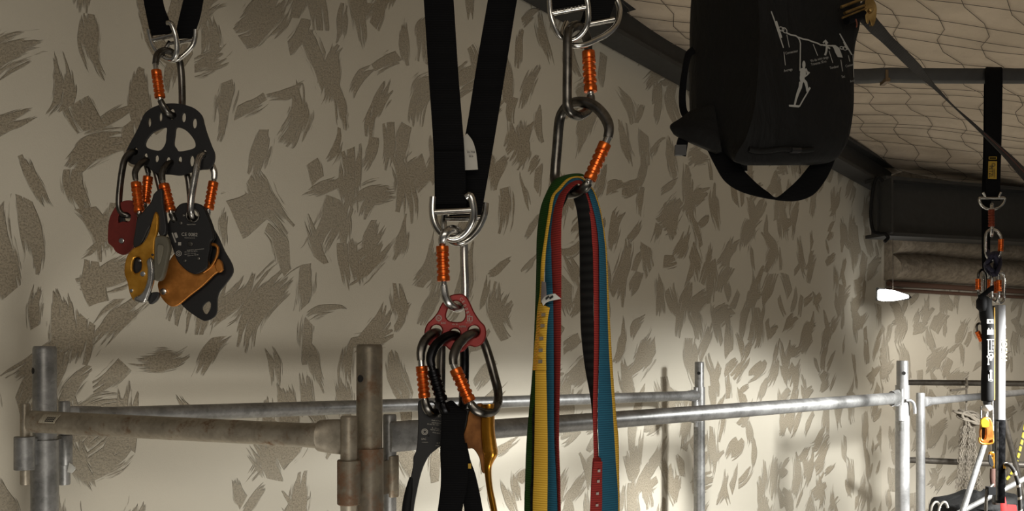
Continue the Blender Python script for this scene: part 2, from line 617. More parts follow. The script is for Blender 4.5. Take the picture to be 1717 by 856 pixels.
# flood lamp glowing white, seen nearly edge on
root = thing('flood_lamp', 'small glowing white lamp on the end wall below the steel girder', 'lamp', P(1500, 494, 4.88))
t = NT('lamp_glow')
M['glow'] = t.set(color=(1, 1, 1), emit=(1.0, 0.98, 0.92), emit_s=14.0)
mb = MB()
q0, q1 = P(1476, 494, 4.84), P(1521, 497, 4.96)
mb.sweep([q0, q0.lerp(q1, 0.15), q0.lerp(q1, 0.5), q1], rrect(0.02, 0.032, 0.6), scales=[(0.85, 0.9), (1, 1), (0.9, 0.85), (0.5, 0.28)])
mb.build('lamp_lens', M['glow'], root)
mb = MB()
mb.sweep([q0 + Vector((-0.004, 0.028, 0.006)), q0.lerp(q1, .5) + Vector((0, 0.030, 0.004)), q1 + Vector((0.02, 0.03, 0))], rrect(0.010, 0.036, 0.4), scales=[(1, 1), (1, .9), (.7, .4)])
mb.sweep([q1 + Vector((-.01, 0.02, 0)), q1 + Vector((0.04, 0.05, 0.0)), q1 + Vector((0.055, 0.10, 0.01)), q1 + Vector((0.07, 0.36, 0.0))], circ(0.006, 8))
mb.build('lamp_housing', M['dark_steel'], root)
lamp('flood_lamp_light', 'SPOT', P(1523, 503, 4.78), (3.3, 5.55, ZC - 0.75), 10, (1.0, 0.97, 0.90), spot_size=math.radians(112), spot_blend=0.8, shadow_soft_size=0.05)

# dark steel bar crossing the room behind the bag
bar = MB()
bp = smooth([P(1345, 128, 2.98), P(1440, 128, 2.9), P(1490, 126, 2.86), P(1560, 127, 2.83), P(1717, 127.5, 2.80), P(2100, 128, 2.75)], 4)
bar.sweep(bp, rrect(0.020, 0.0205, 0.35), up=(0, 0, 1))
root = thing('support_bar', 'dark flat steel bar crossing level behind the black bag', 'bar', P(1560, 127, 2.83))
bar.build('bar', M['dark_steel'], root)
for x, D in ((1350, 2.975), (2090, 2.76)):
    p = P(x, 120, D)
    mb = MB().tube([p, Vector((p.x, p.y, ceil_z(p.x, p.y)))], 0.008, 8)
    mb.build('hanger_rod', M['dark_steel'], root)
mb = MB()
mb.box(P(1484, 137, 2.855), (0.014, 0.046, 0.012))
mb.box(P(1487, 125, 2.835), (0.008, 0.004, 0.03))
mb.build('clip', plain('brass_clip', (0.16, 0.11, 0.06), 0.5, 0.5), root)
# ------------------------------------------------------------------ scaffolding
def ztop(y, D):
    return ZC + (HY - y) / F * D


def post(label, x, D, ytop, r_up, r_low, yjoin, m_up, m_low, sleeves, hole=None, hole_face=None, collar=None):
    base = P(x, 602, D)
    root = thing('scaffold_post', label, 'scaffold post', (base.x, base.y, 0), 'scaffold posts')
    zt, zj = ztop(ytop, D), ztop(yjoin, D)
    mb = MB()
    a, b = Vector((base.x, base.y, 0.012)), Vector((base.x, base.y, zj))
    mb.tube([a, b], r_low, 26)
    mb.build('tube', m_low, root)
    mb = MB()
    L = zt - zj + 0.03
    mb.lathe((base.x, base.y, zj - 0.03), (base.x, base.y, zt), [(0, r_up), (1 - 0.008 / L, r_up), (1 - 0.003 / L, r_up * 0.97), (1, r_up * 0.90)], 28)
    sp = mb.build('spigot', m_up, root)
    if hole:
        hy, hang = hole
        c = Vector((base.x, base.y, ztop(hy, D)))
        d = Vector((math.sin(math.radians(hang)), -math.cos(math.radians(hang)), 0))
        q = MB().lathe(c + d * (r_up * 0.90), c + d * (r_up * 1.012), [(0, 0.0068), (1, 0.0068)], 18)
        q.build('pin_hole', M['hole'], sp)
    MB().lathe((base.x, base.y, 0), (base.x, base.y, 0.012), [(0, 0.075), (1, 0.075)], 20).build('base_plate', m_low, root)
    for (sx, sD, y0, y1, r, m) in sleeves:
        q = P(sx, 602, sD)
        mb = MB()
        zb, zt_ = ztop(y1, sD), ztop(y0, sD)
        mb.lathe((q.x, q.y, zb), (q.x, q.y, zt_), [(0, r * 0.93), (0.02, r), (0.98, r), (1, r * 0.93)], 24)
        # weld bracket between sleeve and post
        d = Vector((base.x - q.x, base.y - q.y, 0))
        c = (Vector((base.x, base.y, 0)) + Vector((q.x, q.y, 0))) / 2
        mb.box((c.x, c.y, (zb + zt_) / 2), (d.length, 0.008, (zt_ - zb) * 0.8), Matrix.Rotation(math.atan2(d.y, d.x), 3, 'Z'))
        mb.build('sleeve', m, root)
    return root


def rail(label, p0, p1, r, m, pin0=None, pin1=None, flat0=0.05, flat1=0.05, rv=1.35, mpin=None, cat='guard rail', wide=True):
    """tube with beaten-flat ends, each welded to an upright pin: pin = (x, D, y0, y1, radius)"""
    c = (p0 + p1) / 2
    root = thing('guard_rail', label, cat, c, 'scaffold guard rails')
    L = (p1 - p0).length
    ts, sc = [], []
    for t, a, b in ((0, .30, rv), (flat0 * .45, .36, rv), (flat0, .78, rv * .9), (flat0 * 1.5, 1, 1), (0.5, 1, 1), (1 - flat1 * 1.5, 1, 1), (1 - flat1, .78, rv * .9), (1 - flat1 * .45, .36, rv), (1, .30, rv)):
        if (t < .5 and flat0 == 0 and ts) or (t > .5 and t < 1 and flat1 == 0):
            continue
        if t == 0 and flat0 == 0:
            a, b = .6, 1.0
        if t == 1 and flat1 == 0:
            a, b = .6, 1.0
        ts.append(t)
        sc.append((a * r, b * r))
    data = smooth([(t, a, b) for t, (a, b) in zip(ts, sc)], 4)
    MB().sweep([p0.lerp(p1, q[0]) for q in data], circ(1, 24), up=(0, 0, 1), scales=[(q[1], q[2]) for q in data]).build('rail_tube', m, root, 0.9)
    for pin in (pin0, pin1):
        if pin:
            x, D, y0, y1, pr = pin
            q = P(x, 602, D)
            za, zb = ztop(y1, D), ztop(y0, D)
            MB().lathe((q.x, q.y, za), (q.x, q.y, zb), [(0, pr * .9), (.015, pr), (.985, pr), (1, pr * .9)], 22).build('end_pin', mpin or m, root)
    return root


DL, DM, DR, DB = 1.87, 1.65, 3.2, 3.60
post('left scaffold post with a bored open top, nearest the left edge of the photo', 75, DL, 580, .0230, .0268, 737, M['galv'], M['galv'],
     [(41, 1.815, 731, 787, .0195, M['galv']), (109, 1.925, 729, 779, .0150, M['galv'])], (621, -45))
post('rusty brown scaffold post standing in the middle, thickest of the upright posts', 619.5, DM, 577, .0240, .0262, 751, M['galv_rust'], M['rust'],
     [(585, 1.605, 770, 845, .0210, M['rust']), (657, 1.70, 763, 832, .0135, M['galv_rust'])], (634, -35))
post('bright pale scaffold post with a bored top at the right end of the near rail', 1513, DR, 604, .0200, .0240, 645, M['galv_light'], M['galv_light'],
     [(1509.5, 3.155, 678, 705, .0160, M['galv_light'])], (625, -8))
post('grey scaffold post close to the long wall behind the rails', 1172.5, DB, 606, .0185, .0225, 648, M['galv'], M['galv'],
     [(1166, 3.56, 672, 708, .0150, M['galv'])], (625, -18))

# safety clip hooked on the bright post
h_ = MB().tube(smooth([P(1519, 671, 3.17), P(1527, 671, 3.17), P(1532, 676, 3.17), P(1534, 685, 3.17), P(1534, 693, 3.17)], 5), .0055, 10)
o = h_.build('hook', M['galv_light'])
tag(o, 'small pale steel hook sticking out of the bright scaffold post', 'hook')

rl = rail('near left guard rail with a paper sticker, running to the rusty post', P(50, 706, 1.795), P(586, 732.5, 1.605), .0222, M['galv_brown'],
          (42, 1.815, 676, 812, .0092), (585, 1.605, 697, 858, .0152), flat0=0.0, flat1=0.085, rv=1.42, mpin=M['galv_brown'])
# paper sticker on the near left rail
t = NT('sticker_paper')
v = t.coord((1, 1, 1))
wv = t.n('ShaderNodeTexWave', {'Vector': v, 'Scale': 55.0, 'Distortion': 6.0, 'Detail': 3.0}, bands_direction='X').outputs[0]
M['sticker'] = t.set(color=t.mix(wv, (0.42, 0.38, 0.29), (0.36, 0.32, 0.25)), rough=0.7)
M['ink'] = plain('black_print', (0.02, 0.02, 0.02), 0.6)
M['white_print'] = plain('white_print', (0.62, 0.62, 0.58), 0.7, 0, 0.05)
A0, A1 = P(50, 706, 1.795), P(586, 732.5, 1.605)
ax = (A1 - A0).normalized()
def on_rail(u, ang, rr, A0=A0, ax=ax):
    up = Vector((0, 0, 1)); up = (up - ax * up.dot(ax)).normalized()
    fr = ax.cross(up)
    if fr.y > 0: fr = -fr
    return A0 + ax * u + (up * math.sin(ang) + fr * math.cos(ang)) * rr
def patch(u0, u1, a0, a1, rr, skew=0.0, n=8):
    vs, fs = [], []
    for i in range(n + 1):
        a = a0 + (a1 - a0) * i / n
        for u in (u0, u1):
            for q in (rr, rr - .0006):
                vs.append(on_rail(u + skew * i / n, a, q))
    for i in range(n):
        b = i * 4
        fs += [(b, b + 2, b + 6, b + 4), (b + 1, b + 5, b + 7, b + 3), (b, b + 4, b + 5, b + 1), (b + 2, b + 3, b + 7, b + 6)]
    fs += [(0, 1, 3, 2), (n * 4, n * 4 + 2, n * 4 + 3, n * 4 + 1)]
    return MB().add(vs, fs)
st = patch(.042, .080, .02, .85, .0228, .008).build('sticker', M['sticker'], rl)
for i in range(5):
    for j in range(3):
        u = .057 + i * .0042 + j * .0016
        patch(u, u + .0032, .14 + .16 * j, .26 + .16 * j, .0231, .001, 2).build('sticker_print', M['ink'], st)
rail('near right guard rail brightening from grey to white towards the bright post', P(655, 732, 1.685), P(1509, 666.5, 3.155), .0205, M['galv'],
     (653.5, 1.70, 694, 858, .0128), (1511, 3.155, 651, 722, .0092), flat0=0.055, flat1=0.03, rv=1.42)
rail('far guard rail running along the long wall behind the other rails', P(112, 698, 1.93), P(1166, 662.5, 3.555), .0188, M['galv'],
     (108, 1.925, 672, 812, .0118), (1167, 3.56, 649, 715, .0085), flat0=0.03, flat1=0.02, rv=1.2)
# white locking flag on the left post's far pin
o = MB().sweep([P(115, 783, 1.915), P(121, 785, 1.912), P(126, 784, 1.910)], rrect(.0012, .0105, .2), up=(0, 0, 1), scales=[(1, 1), (1, .9), (1, .25)]).build('locking_tab', M['white_print'])
tag(o, 'small white locking tab beside the left scaffold post', 'tab')

# second bay on the right
post('thin pale scaffold post just right of the bright post', 1543.5, 3.62, 658, .0168, .0172, 690, M['galv_light'], M['galv_light'], [])
rail('pale tube running back to the right behind the hanging gear', P(1550, 673, 3.63), P(1770, 652, 5.55), .0165, M['galv_light'], None, None, flat0=.03, flat1=0, rv=1.25)

def loose_tube(label, pts, r, m, cat='tube', group='loose tubes at the end wall'):
    o = MB().tube(pts, r, 12).build('scaffold_tube', m)
    return tag(o, label, cat, group)
loose_tube('upper dark tube crossing the end wall behind the hanging gear', [P(1514, 640.5, 4.36), P(1840, 644, 4.02)], .0135, M['tube_dark'])
loose_tube('lower dark tube crossing the end wall behind the net', [P(1514, 770, 4.36), P(1840, 784, 4.02)], .0145, M['tube_dark'])
loose_tube('pale tube slanting down to the left under the gold descender', [P(1652, 740, 3.05), P(1610, 870, 2.88), P(1520, 1150, 2.6)], .0095, M['galv'])
loose_tube('pale flat rail rising to the right behind the hanging bar', [P(1560, 884, 2.93), P(1720, 801, 2.98), P(1800, 760, 3.0)], .0085, M['galv'])
loose_tube('dark tube slanting down to the right at the photo edge', [P(1680, 690, 3.6), P(1722, 850, 3.3), P(1790, 1110, 3.0)], .0100, M['tube_dark'])
# ------------------------------------------------------------------ climbing hardware: helpers
M['black_web'] = webbing('black_webbing', (0.004, 0.004, 0.0045), (0.010, 0.010, 0.011), 3000, spec=0.08)
M['steel'] = metal('polished_steel', (0.50, 0.49, 0.46), (0.66, 0.65, 0.62), 0.22, 40)
M['bare_alloy'] = metal('bare_alloy', (0.46, 0.45, 0.43), (0.60, 0.59, 0.57), 0.26, 60)
M['grey_alloy'] = metal('grey_anodised_alloy', (0.10, 0.095, 0.085), (0.17, 0.16, 0.145), 0.30, 70)
M['black_alloy'] = metal('black_anodised_alloy', (0.016, 0.016, 0.017), (0.028, 0.028, 0.030), 0.34, 70)
M['orange'] = metal('orange_anodised_sleeve', (0.62, 0.12, 0.020), (0.78, 0.17, 0.03), 0.30, 90, 0.85)
M['black_plate'] = plain('black_anodised_plate', (0.012, 0.012, 0.013), 0.50, 0.3, 0.2, 300, 0.05)
M['red_plate'] = plain('red_anodised_plate', (0.22, 0.016, 0.014), 0.40, 0.4, 0.15, 200, 0.05)
M['dark_red'] = plain('dark_red_anodised_plate', (0.17, 0.020, 0.014), 0.48, 0.35, 0.2, 200, 0.05)
M['gold'] = metal('gold_anodised_alloy', (0.62, 0.29, 0.035), (0.74, 0.37, 0.055), 0.32, 50, 0.85)
M['copper'] = metal('orange_gold_alloy', (0.42, 0.16, 0.03), (0.54, 0.215, 0.045), 0.38, 60, 0.7)
M['olive'] = plain('olive_grey_plastic', (0.115, 0.105, 0.075), 0.5)
M['dark_plastic'] = plain('black_plastic', (0.014, 0.014, 0.015), 0.42)
M['engrave'] = plain('pale_engraving', (0.36, 0.34, 0.30), 0.6, 0, 0.05)


def ell(cx, cy, rx, ry=None, n=16, rot=0.0):
    ry = rx if ry is None else ry
    c, s = math.cos(rot), math.sin(rot)
    return [(cx + rx * math.cos(a) * c - ry * math.sin(a) * s, cy + rx * math.cos(a) * s + ry * math.sin(a) * c)
            for a in (2 * math.pi * k / n for k in range(n))]


def flat_mesh(curve, D, cu, cv, s, dx, dy, front):
    ob = bpy.data.objects.new('tmp', curve)
    COL.objects.link(ob)
    dg = bpy.context.evaluated_depsgraph_get()
    dg.update()
    me = bpy.data.meshes.new_from_object(ob.evaluated_get(dg))
    vs, fs = [], [tuple(p.vertices) for p in me.polygons]
    for q in me.vertices:
        x, y, z = q.co
        u, v_ = cu + x / s, cv - y / s
        vs.append(P(u, v_, D + dx * (u - cu) + dy * (v_ - cv)) + Vector((0, -z - front, 0)))
    bpy.data.objects.remove(ob)
    bpy.data.curves.remove(curve)
    bpy.data.meshes.remove(me)
    return MB().add(vs, fs)


def plate(outline, holes=(), D=1.0, th=0.004, dx=0.0, dy=0.0, bevel=0.0006, sub=4, front=0.0, c=None):
    """flat plate with holes, outline and holes given as seen in the photo at distance D; th is its thickness"""
    cu = sum(p[0] for p in outline) / len(outline) if c is None else c[0]
    cv = sum(p[1] for p in outline) / len(outline) if c is None else c[1]
    s = D / F
    cu_ = bpy.data.curves.new('tmp', 'CURVE')
    cu_.dimensions = '2D'
    cu_.fill_mode = 'BOTH'
    cu_.extrude = max(th / 2 - bevel, 1e-5)
    cu_.bevel_depth = bevel
    cu_.bevel_resolution = 1
    cu_.offset = -bevel
    loops = [smooth(outline, sub, True) if sub > 1 else outline] + [list(h) for h in holes]
    for lp in loops:
        sp = cu_.splines.new('POLY')
        sp.points.add(len(lp) - 1)
        for q, (u, v_) in zip(sp.points, lp):
            q.co = ((u - cu) * s, -(v_ - cv) * s, 0, 1)
        sp.use_cyclic_u = True
    return flat_mesh(cu_, D, cu, cv, s, dx, dy, front)


def writing(text, u, v_, size, D, rot=0.0, front=0.0, dx=0.0, dy=0.0, c=None, squeeze=1.0, align='CENTER', th=0.0002):
    """lettering, its size in photo pixels, centred at u, v"""
    s = D / F
    tc = bpy.data.curves.new('tmp', 'FONT')
    tc.body = text
    tc.size = size * s * 1.4
    tc.align_x = align
    tc.align_y = 'CENTER'
    tc.extrude = th
    mb = flat_mesh(tc, D, u, v_, s, 0, 0, front)
    c0 = P(u, v_, D)
    cc = c or (u, v_)
    out = []
    for q in mb.v:
        d = q - c0
        X, Z = d.x * squeeze, d.z
        u2 = u + (X * math.cos(rot) + Z * math.sin(rot)) / s
        v2 = v_ - (-X * math.sin(rot) + Z * math.cos(rot)) / s
        out.append(P(u2, v2, D + dx * (u2 - cc[0]) + dy * (v2 - cc[1])) + Vector((0, d.y, 0)))
    mb.v = out
    return mb


def disc(u, v_, r, D, th, front=0.0, dome=True, n=18):
    s = D / F
    a = P(u, v_, D) + Vector((0, -front + th, 0))
    b = P(u, v_, D) + Vector((0, -front - th, 0))
    R = r * s
    prof = [(0, R), (.75, R), (.93, R * .93), (1.0, R * .6)] if dome else [(0, R), (1, R)]
    return MB().lathe(a, b, prof, n)


def ring_mark(u, v_, r0, r1, D, front):
    return plate(ell(u, v_, r1, n=24), [ell(u, v_, r0, n=24)], D, 0.0004, bevel=0.00005, sub=1, front=front)


def ribbon(edges, th=0.0016, sub=5, world=False):
    """woven tape; edges: ((x, y, D), (x, y, D)) pairs of its two borders down its length"""
    if world:
        rows = [tuple(a) + tuple(b) for a, b in edges]
    else:
        rows = [tuple(P(*a)) + tuple(P(*b)) for a, b in edges]
    rows = smooth(rows, sub) if sub > 1 else rows
    A = [Vector(r[:3]) for r in rows]
    B = [Vector(r[3:]) for r in rows]
    n = len(rows)
    vs, fs = [], []
    pn = None
    for i in range(n):
        t = (A[min(i + 1, n - 1)] + B[min(i + 1, n - 1)] - A[max(i - 1, 0)] - B[max(i - 1, 0)]).normalized()
        wv = B[i] - A[i]
        nn = wv.cross(t)
        nn = nn.normalized() if nn.length > 1e-9 else (pn or Vector((0, 1, 0)))
        if pn is not None and nn.dot(pn) < -0.3:
            nn = -nn
        pn = nn
        o = nn * th / 2
        e = wv.normalized() * th * 0.35
        vs += [A[i] - e, A[i] + o + e, (A[i] + B[i]) / 2 + o, B[i] + o - e, B[i] + e, B[i] - o - e, (A[i] + B[i]) / 2 - o, A[i] - o + e]
    for i in range(n - 1):
        for k in range(8):
            l = (k + 1) % 8
            fs.append((i * 8 + k, i * 8 + l, i * 8 + 8 + l, i * 8 + 8 + k))
    fs += [tuple(range(8))[::-1], tuple((n - 1) * 8 + k for k in range(8))]
    return MB().add(vs, fs)


def loop_tube(pts, r_px, n=12, closed=False, sub=6, flat=1.0):
    pts3 = smooth([tuple(P(*p)) for p in pts], sub, closed)
    Dm = sum(p[2] for p in pts) / len(pts)
    r = r_px * Dm / F
    return MB().sweep(pts3, [(a * flat, b) for a, b in circ(r, n)], up=(0, 1, 0), closed=closed)


def carabiner(label, pts, r_px, sleeve, body, group='locking carabiners', sleeve_mat=None, name='carabiner', gate_mat=None, ridges=4):
    """pts: body from gate hinge round the bend, spine and basket to the nose, each (x, y, D).
    sleeve: (t0, t1, radius px) along the gate from hinge to nose"""
    Dm = sum(p[2] for p in pts) / len(pts)
    k = Dm / F
    c = P(sum(p[0] for p in pts) / len(pts), sum(p[1] for p in pts) / len(pts), Dm)
    root = thing(name, label, 'carabiner', c, group)
    path = smooth([tuple(P(*p)) for p in pts], 7)
    r = r_px * k
    # forged section: a shallow waist along the flanks
    prof = []
    for i in range(16):
        a = 2 * math.pi * i / 16
        q = 1 - 0.16 * math.cos(2 * a) ** 8 * (1 if abs(math.cos(a)) < .5 else 0)
        prof.append((r * q * math.cos(a), r * q * math.sin(a) * 1.0))
    n = len(path)
    sc = []
    for i in range(n):
        e = min(i, n - 1 - i) / n
        q = 0.84 + 0.16 * min(1, e / 0.10)
        sc.append((q, q))
    MB().sweep(path, prof, up=(0, 1, 0), scales=sc).build('body', body, root, 1.2)
    a, b = Vector(path[0]), Vector(path[-1])
    gr = r * 0.72
    g = MB().lathe(a.lerp(b, -0.06), a.lerp(b, 1.05), [(0, gr * .8), (.04, gr), (.96, gr), (1, gr * .8)], 16)
    g.build('gate', gate_mat or M['bare_alloy'], root)
    t0, t1, sr = sleeve
    R = sr * k
    s0, s1 = a.lerp(b, t0), a.lerp(b, t1)
    pr = [(0, R * .80), (.012, R * .97), (.03, R), (.14, R), (.16, R * .96)]
    for i in range(ridges):
        q0 = .17 + i * (.63 / ridges)
        q1 = q0 + .63 / ridges
        d = q1 - q0
        pr += [(q0, R * .83), (q0 + d * .30, R * .83), (q0 + d * .42, R * 1.0), (q0 + d * .88, R * 1.0), (q1, R * .85)]
    pr += [(.81, R * .93), (.83, R * .97), (.97, R * .97), (.99, R * .94), (1, R * .74)]
    MB().lathe(s0, s1, pr, 20).build('sleeve', sleeve_mat or M['orange'], root, 0.5)
    # hinge rivet, seen as a small dot
    d = MB().lathe(a + Vector((0, r * 1.02, 0)), a - Vector((0, r * 1.02, 0)), [(0, r * .3), (.97, r * .3), (1, r * .22)], 10)
    d.build('rivet', gate_mat or M['bare_alloy'], root)
    return root


# joists the slings are looped round, above the picture
JO = []
for X, hw, ya, yb, lab in ((-0.549, 0.078, -0.4, 1.74, 'dark timber joist over the left black strap'), (0.025, 0.088, -0.4, 1.46, 'dark timber joist over the middle black straps')):
    root = thing('ceiling_joist', lab, 'joist', (X, (ya + yb) / 2, ZC + 0.95), 'overhead joists')
    MB().sweep([(X, ya, ZC + 0.95), (X, yb, ZC + 0.95)], rrect(hw, 0.085, 0.15)).build('beam', plain('joist_timber' + str(X), (0.05, 0.042, 0.035), 0.8), root, 0.5)
    for q in (0.15, 0.9):
        y = ya + (yb - ya) * q
        MB().tube([(X, y, ZC + 1.03), (X, y, ceil_z(X, y) + 0.01)], 0.008, 8).build('hanger_rod', M['dark_steel'], root)
    JO.append((X, hw))


def strap(label, left, right, D, joist, th=0.0022):
    """doubled black strap: two legs rising from its end rings and over the joist"""
    X, hw = joist
    (l0, l1) = left[-1]
    wid = (P(*l1) - P(*l0)).length / 2
    rows = [(P(*a), P(*b)) for a, b in left]
    e = 0.004
    zb, zt = ZC + 0.86, ZC + 1.037
    w3 = Vector((0, wid, 0))
    c = Vector((0, D, 0))
    for x, z in ((X - hw - e, zb), (X - hw - e, zt - .01), (X - hw + .01, zt + e), (X, zt + e), (X + hw - .01, zt + e), (X + hw + e, zt - .01), (X + hw + e, zb)):
        p = Vector((x, D, z))
        rows.append((p + w3 * (1 if x < X else 1), p - w3))
    # right leg listed bottom up: append reversed, keeping the borders in order
    for a, b in right[::-1]:
        rows.append((P(*a), P(*b)))
    root = thing('anchor_strap', label, 'strap', (rows[0][0] + rows[-1][0]) / 2, 'black anchor straps')
    ribbon(rows, th, 4, True).build('webbing', M['black_web'], root, 0.8)
    return root


def d_ring(root, wire, bar, r_px, mat, bar_r=None):
    k = MB()
    k = loop_tube(wire, r_px, 14)
    o = k.build('d_ring', mat, root, 1.2)
    loop_tube(bar, bar_r or r_px * .85, 12, sub=1).build('cross_bar', mat, o, 1.2)
    return o


# ------------------------------------------------------------------ left rig
D = 1.45
s1 = strap('left black anchor strap narrowing into two small steel rings',
           [((252, 60, 1.447), (287, 56, 1.443)), ((250, 45, 1.447), (286, 41, 1.443)), ((245, 20, 1.45), (277, 18, 1.447)), ((241, -2, 1.45), (272, -2, 1.45)), ((233, -60, 1.45), (262, -60, 1.45))],
           [((297, 65, 1.462), (321, 64, 1.462)), ((297, 48, 1.462), (329, 48, 1.462)), ((302, 25, 1.46), (336, 25, 1.46)), ((308, 0, 1.455), (341, -2, 1.455)), ((322, -60, 1.45), (352, -60, 1.45))], 1.45, JO[0])
d_ring(s1, [(249.5, 50, 1.446), (252, 62, 1.446), (257, 77, 1.446), (266, 89, 1.446), (279, 98, 1.446), (290, 99, 1.446), (296, 88, 1.443), (296.5, 72, 1.44), (293, 54, 1.436), (287, 40, 1.434), (281, 38.5, 1.436)],
       [(253, 68, 1.446), (294, 58, 1.438)], 4.5, M['steel'])
d_ring(s1, [(328, 50, 1.464), (327, 64, 1.464), (322, 78, 1.463), (310, 91, 1.462), (296, 100.5, 1.460), (283, 101, 1.460), (275, 95, 1.460), (277, 83, 1.463), (285, 70, 1.466)],
       [(281, 74, 1.465), (325, 67, 1.464)], 4.0, M['steel'])
carabiner('grey locking carabiner with orange sleeve hanging from the left strap rings',
          [(269, 168, 1.432), (275, 180, 1.434), (284, 191, 1.442), (295, 194, 1.457), (304, 185, 1.470), (305.5, 160, 1.474), (303.5, 117, 1.472), (299, 98, 1.466), (289, 88, 1.455), (275, 85, 1.446), (264, 93, 1.436), (260.5, 108, 1.432)],
          6.0, (0.06, 0.84, 8.6), M['grey_alloy'])

root = thing('rigging_plate', 'wide black rigging plate with many slots hanging on the left', 'rigging plate', P(286, 235, 1.452))
out = [(284, 173.8), (302, 174.4), (317, 178), (329, 183.5), (339, 194), (343, 208), (347, 222), (355, 244), (360.5, 258), (359, 273), (351, 283), (338, 284.5), (324, 288), (304, 294), (286, 292.5), (267, 291.5), (256, 287), (248, 279), (235.5, 276.5), (221, 275), (213, 267), (212, 255.5), (218, 242), (231, 217.7), (238, 201), (244, 190), (255, 181.5), (269, 176)]
winL = smooth([(280, 214.4), (279.5, 228), (278, 241), (270, 252), (258, 251.5), (245.5, 246), (246, 236), (255.5, 223.5), (268, 217)], 4, True)
winR = smooth([(297, 214), (311, 218), (323, 230), (328.5, 242), (324.3, 249.5), (302, 254), (296, 248.5), (292.5, 242), (294, 228)], 4, True)
holes = [winL, winR, ell(251.3, 205.5, 2.9, 7.8), ell(270, 196.8, 2.7, 7.6), ell(289, 191.5, 5, 9), ell(308.8, 197.3, 3.6, 8), ell(327, 207, 3.8, 8.6),
         ell(228.4, 254, 3.6, 6.5), ell(245, 264, 3.4, 7.6), ell(263.7, 266, 3.2, 6), ell(282.6, 270, 3.8, 7), ell(302.5, 268, 3.2, 6), ell(322.5, 270, 3.8, 9), ell(343.4, 258, 3.8, 6.5)]
plate(out, holes, 1.452, 0.005).build('plate', M['black_plate'], root, 0.6)

carabiner('grey carabiner clipped at the far left of the black plate holding the dark red pulley',
          [(243, 343, 1.462), (237, 352, 1.458), (226, 358, 1.446), (213, 360.5, 1.436), (203, 355, 1.434), (199.5, 342, 1.434), (201, 315, 1.434), (205, 285, 1.436), (210, 266, 1.440), (220, 255.5, 1.447), (231, 257, 1.458), (243, 270, 1.463), (249, 290, 1.464)],
          5.4, (0.05, 0.90, 8.4), M['grey_alloy'])
carabiner('grey carabiner with orange sleeve holding the gold descender on the left plate',
          [(234, 358, 1.420), (238, 366, 1.420), (248, 371, 1.428), (262, 372, 1.440), (273, 363, 1.462), (275, 345, 1.468), (268, 315, 1.468), (260, 285, 1.466), (252, 271, 1.461), (244, 269, 1.446), (233, 277, 1.434), (226.5, 289, 1.428), (227.5, 301, 1.426)],
          5.2, (0.05, 0.92, 8.6), M['grey_alloy'])
carabiner('grey carabiner with orange sleeve in the middle of the left plate',
          [(287, 357, 1.428), (291, 366, 1.432), (300, 373, 1.448), (312, 371, 1.463), (320, 358, 1.468), (319, 330, 1.468), (315, 297, 1.467), (307, 281, 1.466), (295, 273, 1.462), (284, 273.5, 1.446), (276, 281, 1.436), (272, 292, 1.432), (273, 303, 1.430)],
          5.4, (0.06, 0.90, 9.0), M['grey_alloy'])
carabiner('bare alloy carabiner holding the black printed pulley on the left plate',
          [(349, 354, 1.462), (345, 364, 1.460), (335, 368, 1.452), (325, 365, 1.440), (320, 355, 1.430), (320.5, 335, 1.428), (323.5, 315, 1.430), (329, 285, 1.434), (333, 267, 1.440), (342, 259, 1.452), (352, 272, 1.464), (359, 288, 1.466), (359, 300, 1.466)],
          5.8, (0.06, 0.92, 8.6), M['bare_alloy'], sleeve_mat=M['orange'])

# dark red pulley
root = thing('pulley', 'small dark red pulley hanging at the far left of the plate', 'pulley', P(206, 385, 1.44))
out = [(196.4, 344), (209, 336.5), (222, 337), (227.5, 348), (229.6, 363), (229.6, 388), (226, 406), (219.7, 420), (207, 427), (195, 422), (189.3, 413.5), (181.8, 406), (181.5, 388), (183, 371), (187.5, 358)]
hole = smooth([(199, 362), (205, 356), (214, 356), (220, 362), (216, 372.5), (207, 371), (199, 373)], 3, True)
plate(out, [hole], 1.433, 0.003).build('side_plate', M['dark_red'], root, 0.6)
plate([(u + 2, q) for u, q in out], [[(u + 2, q - 2) for u, q in hole]], 1.452, 0.003).build('side_plate', M['dark_red'], root, 0.6)
disc(205, 397, 17, 1.4425, 0.007, dome=False).build('sheave', M['grey_alloy'], root)
plate([(200, 345), (207, 345), (211, 380), (202, 380)], [], 1.4435, 0.006, sub=1).build('spacer', M['dark_plastic'], root)
disc(204.5, 403.6, 4.6, 1.431, 0.0025).build('rivet', M['bare_alloy'], root)

# gold self-braking descender
root = thing('descender', 'worn gold descender with black handle below the left plate', 'descender', P(245, 420, 1.425))
gold = [(261, 355), (266.5, 363), (265.4, 388), (261, 405), (260, 430), (257, 440), (257, 465), (250, 487), (240, 499), (226, 504), (218, 491), (214.5, 474), (209, 456), (212.5, 432), (223, 417), (238, 409), (249, 393), (255, 372)]
win = smooth([(226, 433), (235, 432), (238, 440), (237, 452), (228, 458), (223, 450)], 3, True)
plate(gold, [win], 1.412, 0.006, bevel=0.0022).build('side_plate', M['gold'], root, 0.8)
plate([(222, 425), (245, 418), (256, 430), (254, 470), (236, 492), (220, 480), (217, 450)], [], 1.424, 0.012, bevel=0.001).build('body_block', M['dark_plastic'], root, 0.8)
plate([(247, 437), (256, 432), (260, 452), (257.5, 474), (251, 494), (244, 507), (229, 505.5), (226, 499), (239, 491), (247, 473), (248.5, 455)], [], 1.410, 0.010, bevel=0.003).build('cam_lever', M['bare_alloy'], root, 0.9)
